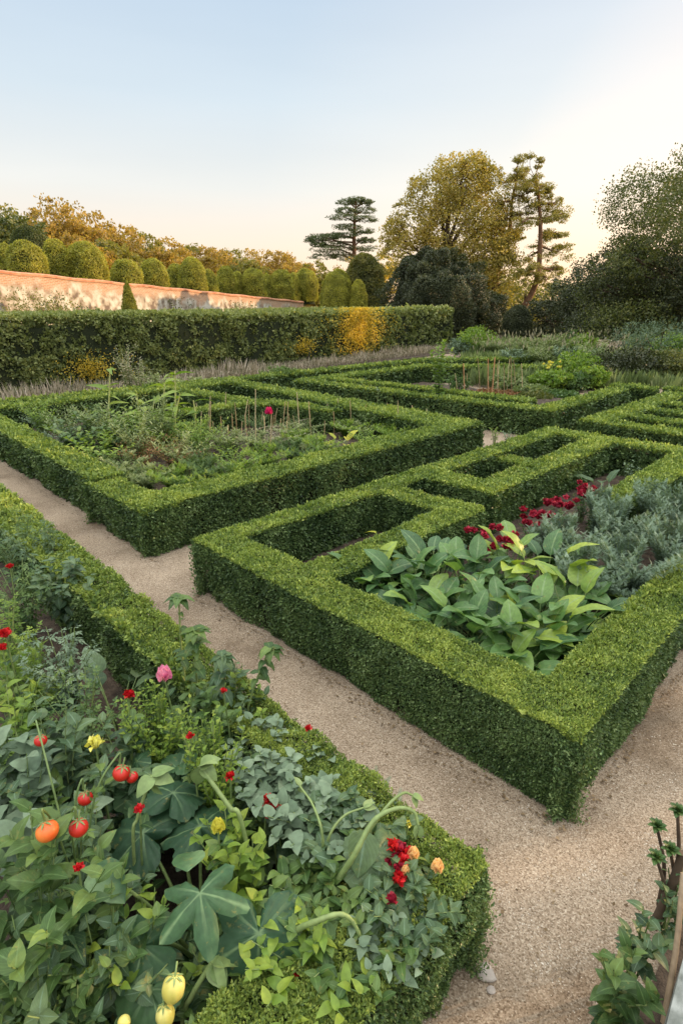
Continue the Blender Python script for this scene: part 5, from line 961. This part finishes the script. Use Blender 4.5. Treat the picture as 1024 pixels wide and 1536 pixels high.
# squash plant with divided leaves
b = P_(300, 1400, .6, f=.5); t = thing('squash_plant', 'big squash plant with a divided leaf, hanging leaves and yellow fruits at the bottom', 'squash plant', b)
def hero(par, x, y, z, T, s, ang, tilt=(0, 0), matn='squash', R=.5, name='leaf', stalk_to=None, bend=.1, r=.008):
    "a leaf with its stalk joint at photo x, y; ang = direction of the tip in plan, degrees"
    c = at(x, y, z); a = Acc(); an = math.radians(ang); D = np.array((math.cos(an), math.sin(an), -.15+tilt[0])); Nn = np.array((tilt[1], -.25, 1.))
    a.leaves(T, c, D, Nn, s, R, bend=bend, smooth=True); o = a.build(name, M[matn], par)
    if stalk_to is not None:
        k = Acc(); e = np.array(stalk_to, float); cc = catm([e, (e+c)/2+np.array((0, 0, .08)), c-np.array((0, 0, .004))], 7); k.tube(cc, np.linspace(r*1.25, r*.7, len(cc)), 8, R=.6); q = k.build('stalk', M['stem'], par); q.parent = o; q.location = (0, 0, 0)
        q.data.transform(__import__('mathutils').Matrix.Identity(4))
    return o
hero(t, 300, 1340, .82, SQ3, .31, -70, stalk_to=b+np.array((.02, .05, .1)), R=.62, bend=.25)
hero(t, 281, 1308, .83, OVW, .155, 100, R=.72, bend=.1)
hero(t, 388, 1400, .66, SQ, .34, -85, tilt=(-.7, .1), stalk_to=b+np.array((.05, 0, .1)), R=.35, bend=.3)
hero(t, 215, 1420, .6, SQR, .25, 200, stalk_to=b, R=.6)
hero(t, 225, 1485, .55, SQR, .22, -120, stalk_to=b, R=.8, bend=.3)
hero(t, 300, 1240, .62, SQ, .34, 120, stalk_to=b, R=.2)
hero(t, 215, 1250, .58, SQ, .36, 160, stalk_to=b, R=.15)
hero(t, 260, 1190, .66, SQR, .26, 80, stalk_to=b, R=.25)
hero(t, 140, 1300, .80, OVW, .17, -35, stalk_to=b, R=.6)
hero(t, 420, 1480, .42, SQR, .18, -60, stalk_to=b, R=.5)
fruit(t, at(260, 1484, .70), .037, 'yfruit', 'squash_fruit', sq=1.2, axis=(.15, .3, 1), ribs=8, rd=.03, pear=-.25)
fruit(t, at(248, 1524, .62), .03, 'yfruit', 'squash_fruit', sq=1.25, axis=(-.1, .2, 1), ribs=8, rd=.03, pear=-.2)
fruit(t, at(186, 1534, .66), .02, 'yfruit', 'squash_fruit', sq=1., calyx=False)
# arching gourd stems
b = at(440, 1400, .12); b[2] = .07; t = thing('gourd_plant', 'plant with thick pale green stems arching over the near hedge', 'plant', b)
def arch(pts, r0, r1, name='stem'):
    a = Acc(); c = catm([at(*p) for p in pts], 7); rr_ = np.linspace(r0, r1, len(c))*.8*(1+.08*np.sin(np.arange(len(c))*2.1)); a.tube(c, rr_, 8, R=.7, cap=True); e_ = c[-1]; a.leaves(OV, np.tile(e_, (4, 1)), nrm(rdir(4)*.8+nrm(c[-1]-c[-4])), rdir(4)*.4+np.array((0, 0, 1.)), .05, .5+.4*rs.rand(4), bend=.3); return a.build(name, M['stem'], t), c
arch([(470, 1400, .25), (495, 1340, .55), (530, 1285, .78), (560, 1232, .88), (595, 1213, .9), (620, 1218, .88), (627, 1238, .84)], .017, .007)
arch([(478, 1390, .25), (520, 1300, .6), (558, 1240, .8), (585, 1205, .86), (605, 1190, .86), (618, 1193, .84)], .012, .006)
arch([(478, 1330, .4), (484, 1260, .72), (470, 1210, .8), (450, 1180, .8)], .009, .005)
arch([(480, 1330, .4), (492, 1260, .68), (515, 1225, .75), (545, 1212, .76)], .009, .005)
arch([(420, 1438, .45), (440, 1400, .62), (475, 1382, .72), (510, 1372, .74), (530, 1385, .7), (545, 1420, .62), (552, 1440, .58)], .015, .007)
arch([(470, 1392, .5), (500, 1378, .55), (530, 1380, .52), (556, 1384, .5)], .008, .005)
for (x, y, z, s, an, T) in [(548, 1245, .8, .16, -100, OVW), (565, 1280, .72, .26, -80, SQR), (575, 1340, .66, .2, -75, OVW), (535, 1420, .6, .08, -95, OVW), (552, 1430, .58, .11, -80, OV), (590, 1370, .6, .18, -40, SQR), (480, 1340, .5, .14, 160, OVW), (560, 1385, .52, .1, -20, OV)]:
    hero(t, x, y, z, T, s, an, tilt=(-.3, .2), matn='bluegreen', R=.6+.2*rs.rand())
# thick bare stems
for (p, r, lb) in [([(375, 1255, .72), (340, 1205, .84), (300, 1150, .95)], .013, 'thick bare green stem slanting down to the right in the near bed'), ([(196, 1282, .6), (208, 1220, .75), (228, 1165, .9)], .010, 'bare green stem below the bushy yellow-green herb'), ([(270, 1536, .35), (290, 1490, .5), (318, 1445, .6)], .014, 'thick stem slanting up from the bottom edge under the squash leaves')]:
    r = r*.72; c = catm([at(*q) for q in p], 6); lo = c[0]+(c[0]-c[4])*.8; lo[2] = .05; c = np.vstack([lo[None], c]); a = Acc(); a.tube(catm(c[[0, 3, 6, 9, len(c)-1]], 6), r, 8, R=.75, cap=True); e_ = c[-1]; a.leaves(OVW, np.tile(e_, (5, 1)), nrm(rdir(5)+np.array((0, 0, .2))), rdir(5)*.5+np.array((0, 0, 1.)), .085, .3+.4*rs.rand(5), bend=.3); tag(a.build('plant_stem', M['stem'], loc=lo), lb, 'plant stem')
# tall sunflower-like shoots by the hedge
for (x, yt, zt, wd, lb) in [(268, 897, 1.15, .10, 'tallest shoot, with a leafy crown above the gravel path'), (292, 945, 1.0, .16, 'leafy shoot right beside the tallest one'), (333, 985, .9, .16, 'grey-green shoot between the tall shoots and the hedge'), (404, 972, .95, .10, 'slender shoot leaning over the hedge with a leaf tuft at its tip')]:
    c = at(x, yt, zt); b = c.copy(); b[2] = .05; 
    if x == 404: b[:2] = at(345, 1060, .6)[:2]
    t = thing('tall_shoot', lb, 'plant', b, 'tall shoots by the near hedge'); s = Acc(); cc = catm([b, b*.45+c*.55+np.array((-.02, .0, .06)), c], 8); s.tube(cc, np.linspace(.010, .004, len(cc)), 6, R=.7); s.build('stem', M['stem'], t)
    a = Acc(); k = 9; an = np.arange(k)*2.4; a.leaves(TOO, np.tile(c, (k, 1)), np.stack([np.cos(an), np.sin(an), rs.uniform(-.1, .6, k)], 1), np.tile((0, 0, 1.), (k, 1)), .075, rs.uniform(.3, .9, k), bend=.5)
    k = 16; i = rs.randint(5, len(cc)-2, k); an = rs.rand(k)*6.28; a.leaves(TOO, cc[i], np.stack([np.cos(an), np.sin(an), rs.uniform(-.2, .6, k)], 1), np.tile((0, 0, 1.), (k, 1)), wd*.7*rs.uniform(.6, 1.1, k), rs.uniform(.2, .8, k), bend=.4); a.build('foliage', M['bluegreen' if x == 333 else 'veg'], t)
# ------------------------------------------------------------------ right bottom corner
plant('glossy leafy plant at the bottom right beside the gravel', P_(938, 1450, .5, .03), .5, .30, OVW, 'veg', .085, 6, 10, low=.15, up=.6)
plant('smaller leafy shoot right of the glossy plant near the leaning stake', P_(965, 1400, .4, .03), .4, .2, OVW, 'bluegreen', .08, 5, 8, low=.3)
for (x, y, z, lb) in [(985, 1240, .55, 'dark succulent shoot with a rosette tip, farthest left at the right edge'), (1016, 1217, .62, 'dark succulent shoot with a rosette tip at the very right edge'), (984, 1287, .5, 'lower dark succulent shoot with a rosette tip near the right edge'), (1005, 1275, .5, 'small dark succulent shoot between its taller neighbours')]:
    c = at(x, y, z); b = at(1015, 1360, .03); b[:2] = b[:2]*.55+c[:2]*.45; t = thing('succulent_shoot', lb, 'succulent', b, 'dark succulent shoots at the right edge'); s = Acc(); s.tube(catm([b, (b+c)/2+np.array((.03, 0, 0)), c], 6), np.linspace(.012, .007, 13), 6, R=.2); s.build('stem', M['bark'], t)
    a = Acc(); k = 22; an = np.arange(k)*2.4; f = np.arange(k)/k; a.leaves(OV, np.tile(c, (k, 1)), np.stack([np.cos(an)*f, np.sin(an)*f, 1-.85*f], 1), np.tile((0, 0, 1.), (k, 1)), .05*(.5+.5*f), rs.uniform(.1, .5, k)); a.build('rosette', M['veg'], t)
plant('dark leafy shrub under the succulent shoots at the right edge', P_(1018, 1330, .4, .03), .4, .22, OVW, 'bluegreen', .065, 5, 8, low=.1)
for (p0, p1, r, lb) in [((980, 1390, .05), (1024, 1280, .5), .022, 'thick brown woody stem leaning out at the right edge'), ((995, 1536, .2), (1024, 1310, .62), .012, 'thin bare wooden stake leaning beside the stone wall')]:
    a = Acc(); c = catm([at(*p0), (at(*p0)+at(*p1))/2+np.array((.01, 0, .01)), at(*p1)], 7); a.tube(c, np.linspace(r, r*.8, len(c)), 8, cap=True); tag(a.build('woody_stem' if r > .02 else 'wooden_stake', M['dry'] if r < .02 else M['bark'], loc=c[0]), lb, 'stake' if r < .02 else 'stem')
# stone wall block
q = at(1010, 1500, .75); t_ = thing('stone_wall', 'lichened pale stone wall corner at the bottom right edge', 'wall', (q[0]+.05, q[1], 0))
a = Acc(); w0 = at(1000, 1536, .75); w1 = at(1026, 1432, .75); d = nrm(w1-w0); nn_ = np.array((d[1], -d[0], 0)); A0 = w0-d*.6; A1 = w1+d*.25
V = []; m1, m2 = 30, 12
for i in range(m1+1):
    for j in range(m2+1):
        p_ = A0+(A1-A0)*i/m1+nn_*.4*j/m2; e_ = min(i/m1, 1-i/m1, j/m2, 1-j/m2); V.append((p_[0], p_[1], .75-.02*math.exp(-e_*18)+.008*vnoise(np.array([[p_[0], p_[1], 0.]]), 14)[0]))
a.add(V, [(i*(m2+1)+j, (i+1)*(m2+1)+j, (i+1)*(m2+1)+j+1, i*(m2+1)+j+1) for i in range(m1) for j in range(m2)], smooth=True); a.build('coping', M['limestone'], t_)
a = Acc(); qd = np.array([(A0+nn_*.01)[:2], (A1+nn_*.01-d*.01)[:2], (A1+nn_*.39-d*.01)[:2], (A0+nn_*.39)[:2]]); a.box(qd, -.05, .732); a.build('wall_body', M['limestone'], t_)
# stones, pebbles, litter
for (x, y, r, lb) in [(731, 1465, .035, 'larger pale stone lying on the gravel by the hedge corner'), (737, 1488, .017, 'small pointed pale stone just below the larger one')]:
    a = Acc(); c = at(x, y, 0); a.ball((0, 0, 0), r, k=14, m=9, sq=.5); v = a.V[0]; v *= (1+.9*(vnoise(v+5, 32)-.5))[:, None]; v[:, 0] *= 1.35; a.V[0] = v+c+np.array((0, 0, r*.42)); tag(a.build('stone', M['stone'], loc=c), lb, 'stone', 'pale stones on the gravel')
oc = np.array([(0, 0, 1.), (1, 0, 0), (0, 1, 0), (-1, 0, 0), (0, -1, 0)]); 
def scat(name, lb, pts, s, m, flat=.5):
    a = Acc(); n = len(pts); an = rs.rand(n)*6.28; S = s*(.5+rs.rand(n)); V = oc[None].repeat(n, 0)*(1+.5*(rs.rand(n, 5, 1)-.5)); V = V*np.array((1, 1, flat)); c, q = np.cos(an)[:, None], np.sin(an)[:, None]
    V = np.stack([V[..., 0]*c-V[..., 1]*q, V[..., 0]*q+V[..., 1]*c, V[..., 2]], -1)*S[:, None, None]+pts[:, None]
    F = np.array([(0, 1, 2, 0), (0, 2, 3, 0), (0, 3, 4, 0), (0, 4, 1, 0)])[None]+np.arange(n)[:, None, None]*5; a.add(V.reshape(-1, 3), F.reshape(-1, 4), None, np.repeat(rs.rand(n), 5), 0, True); return a.build(name, m)
M['peb'] = leafmat('pebbles', [(.20, .16, .12), (.40, .34, .27), (.62, .56, .48)], trans=0, rough=.9, pamp=0)
n = 42000; u = rs.uniform(-11, 2.5, n); v = rs.uniform(2.2, 4.2, n); k2 = rs.rand(n) < .5; u[k2] = rs.uniform(-1.3, 1.8, k2.sum()); v[k2] = rs.uniform(1.2, 7, k2.sum())
pts = np.stack([(u+v)/2, (v-u)/2, np.full(n, -.004)], 1); pts[:, 2] = .012*np.sin(pts[:, 0]*1.7+pts[:, 1])*np.sin(pts[:, 1]*1.3)+.010*vnoise(pts*np.array((1, 1, 0)), 4)-.009
o = scat('loose_gravel', '', pts, .0034, M['peb']); setting(o, 'stuff'); tag(o, 'loose grit and pebbles scattered over the gravel path', 'gravel')
n = 1100; e = rs.randint(0, 4, n); tt = rs.rand(n); off = np.abs(rs.normal(size=n))*.07
u = np.where(e == 0, -6.6+5.5*tt, np.where(e == 1, -1.12+off, np.where(e == 2, -16+8*tt, -12+11*tt))); v = np.where(e == 0, 3.68-off*1.2, np.where(e == 1, 3.7+8*tt, np.where(e == 2, 3.8-off*1.2, 2.5+off)))
pts = np.stack([(u+v)/2, (v-u)/2, np.full(n, .012)], 1); a = Acc(); a.leaves(RHW, pts, nrm(rdir(n)*np.array((1, 1, .15))), rdir(n)*.3+np.array((0, 0, 1)), .02*(.5+rs.rand(n)), rs.rand(n)); M['litter'] = leafmat('litter', [(.10, .065, .035), (.19, .13, .07), (.28, .20, .12)], trans=0, rough=.9)
m2 = 420; u = rs.uniform(-11, 1.5, m2); v = rs.uniform(2.5, 3.8, m2); w_ = rs.rand(m2) < .4; u[w_] = rs.uniform(-1.2, 1.2, w_.sum()); v[w_] = rs.uniform(1.5, 6, w_.sum())
pts = np.stack([(u+v)/2, (v-u)/2, np.full(m2, .016)], 1); a.leaves(RHW, pts, nrm(rdir(m2)*np.array((1, 1, .15))), rdir(m2)*.3+np.array((0, 0, 1)), .018*(.5+rs.rand(m2)), rs.rand(m2))
o = a.build('fallen_leaves', M['litter']); setting(o, 'stuff'); tag(o, 'brown fallen leaf litter along the foot of the box hedges', 'leaf litter')
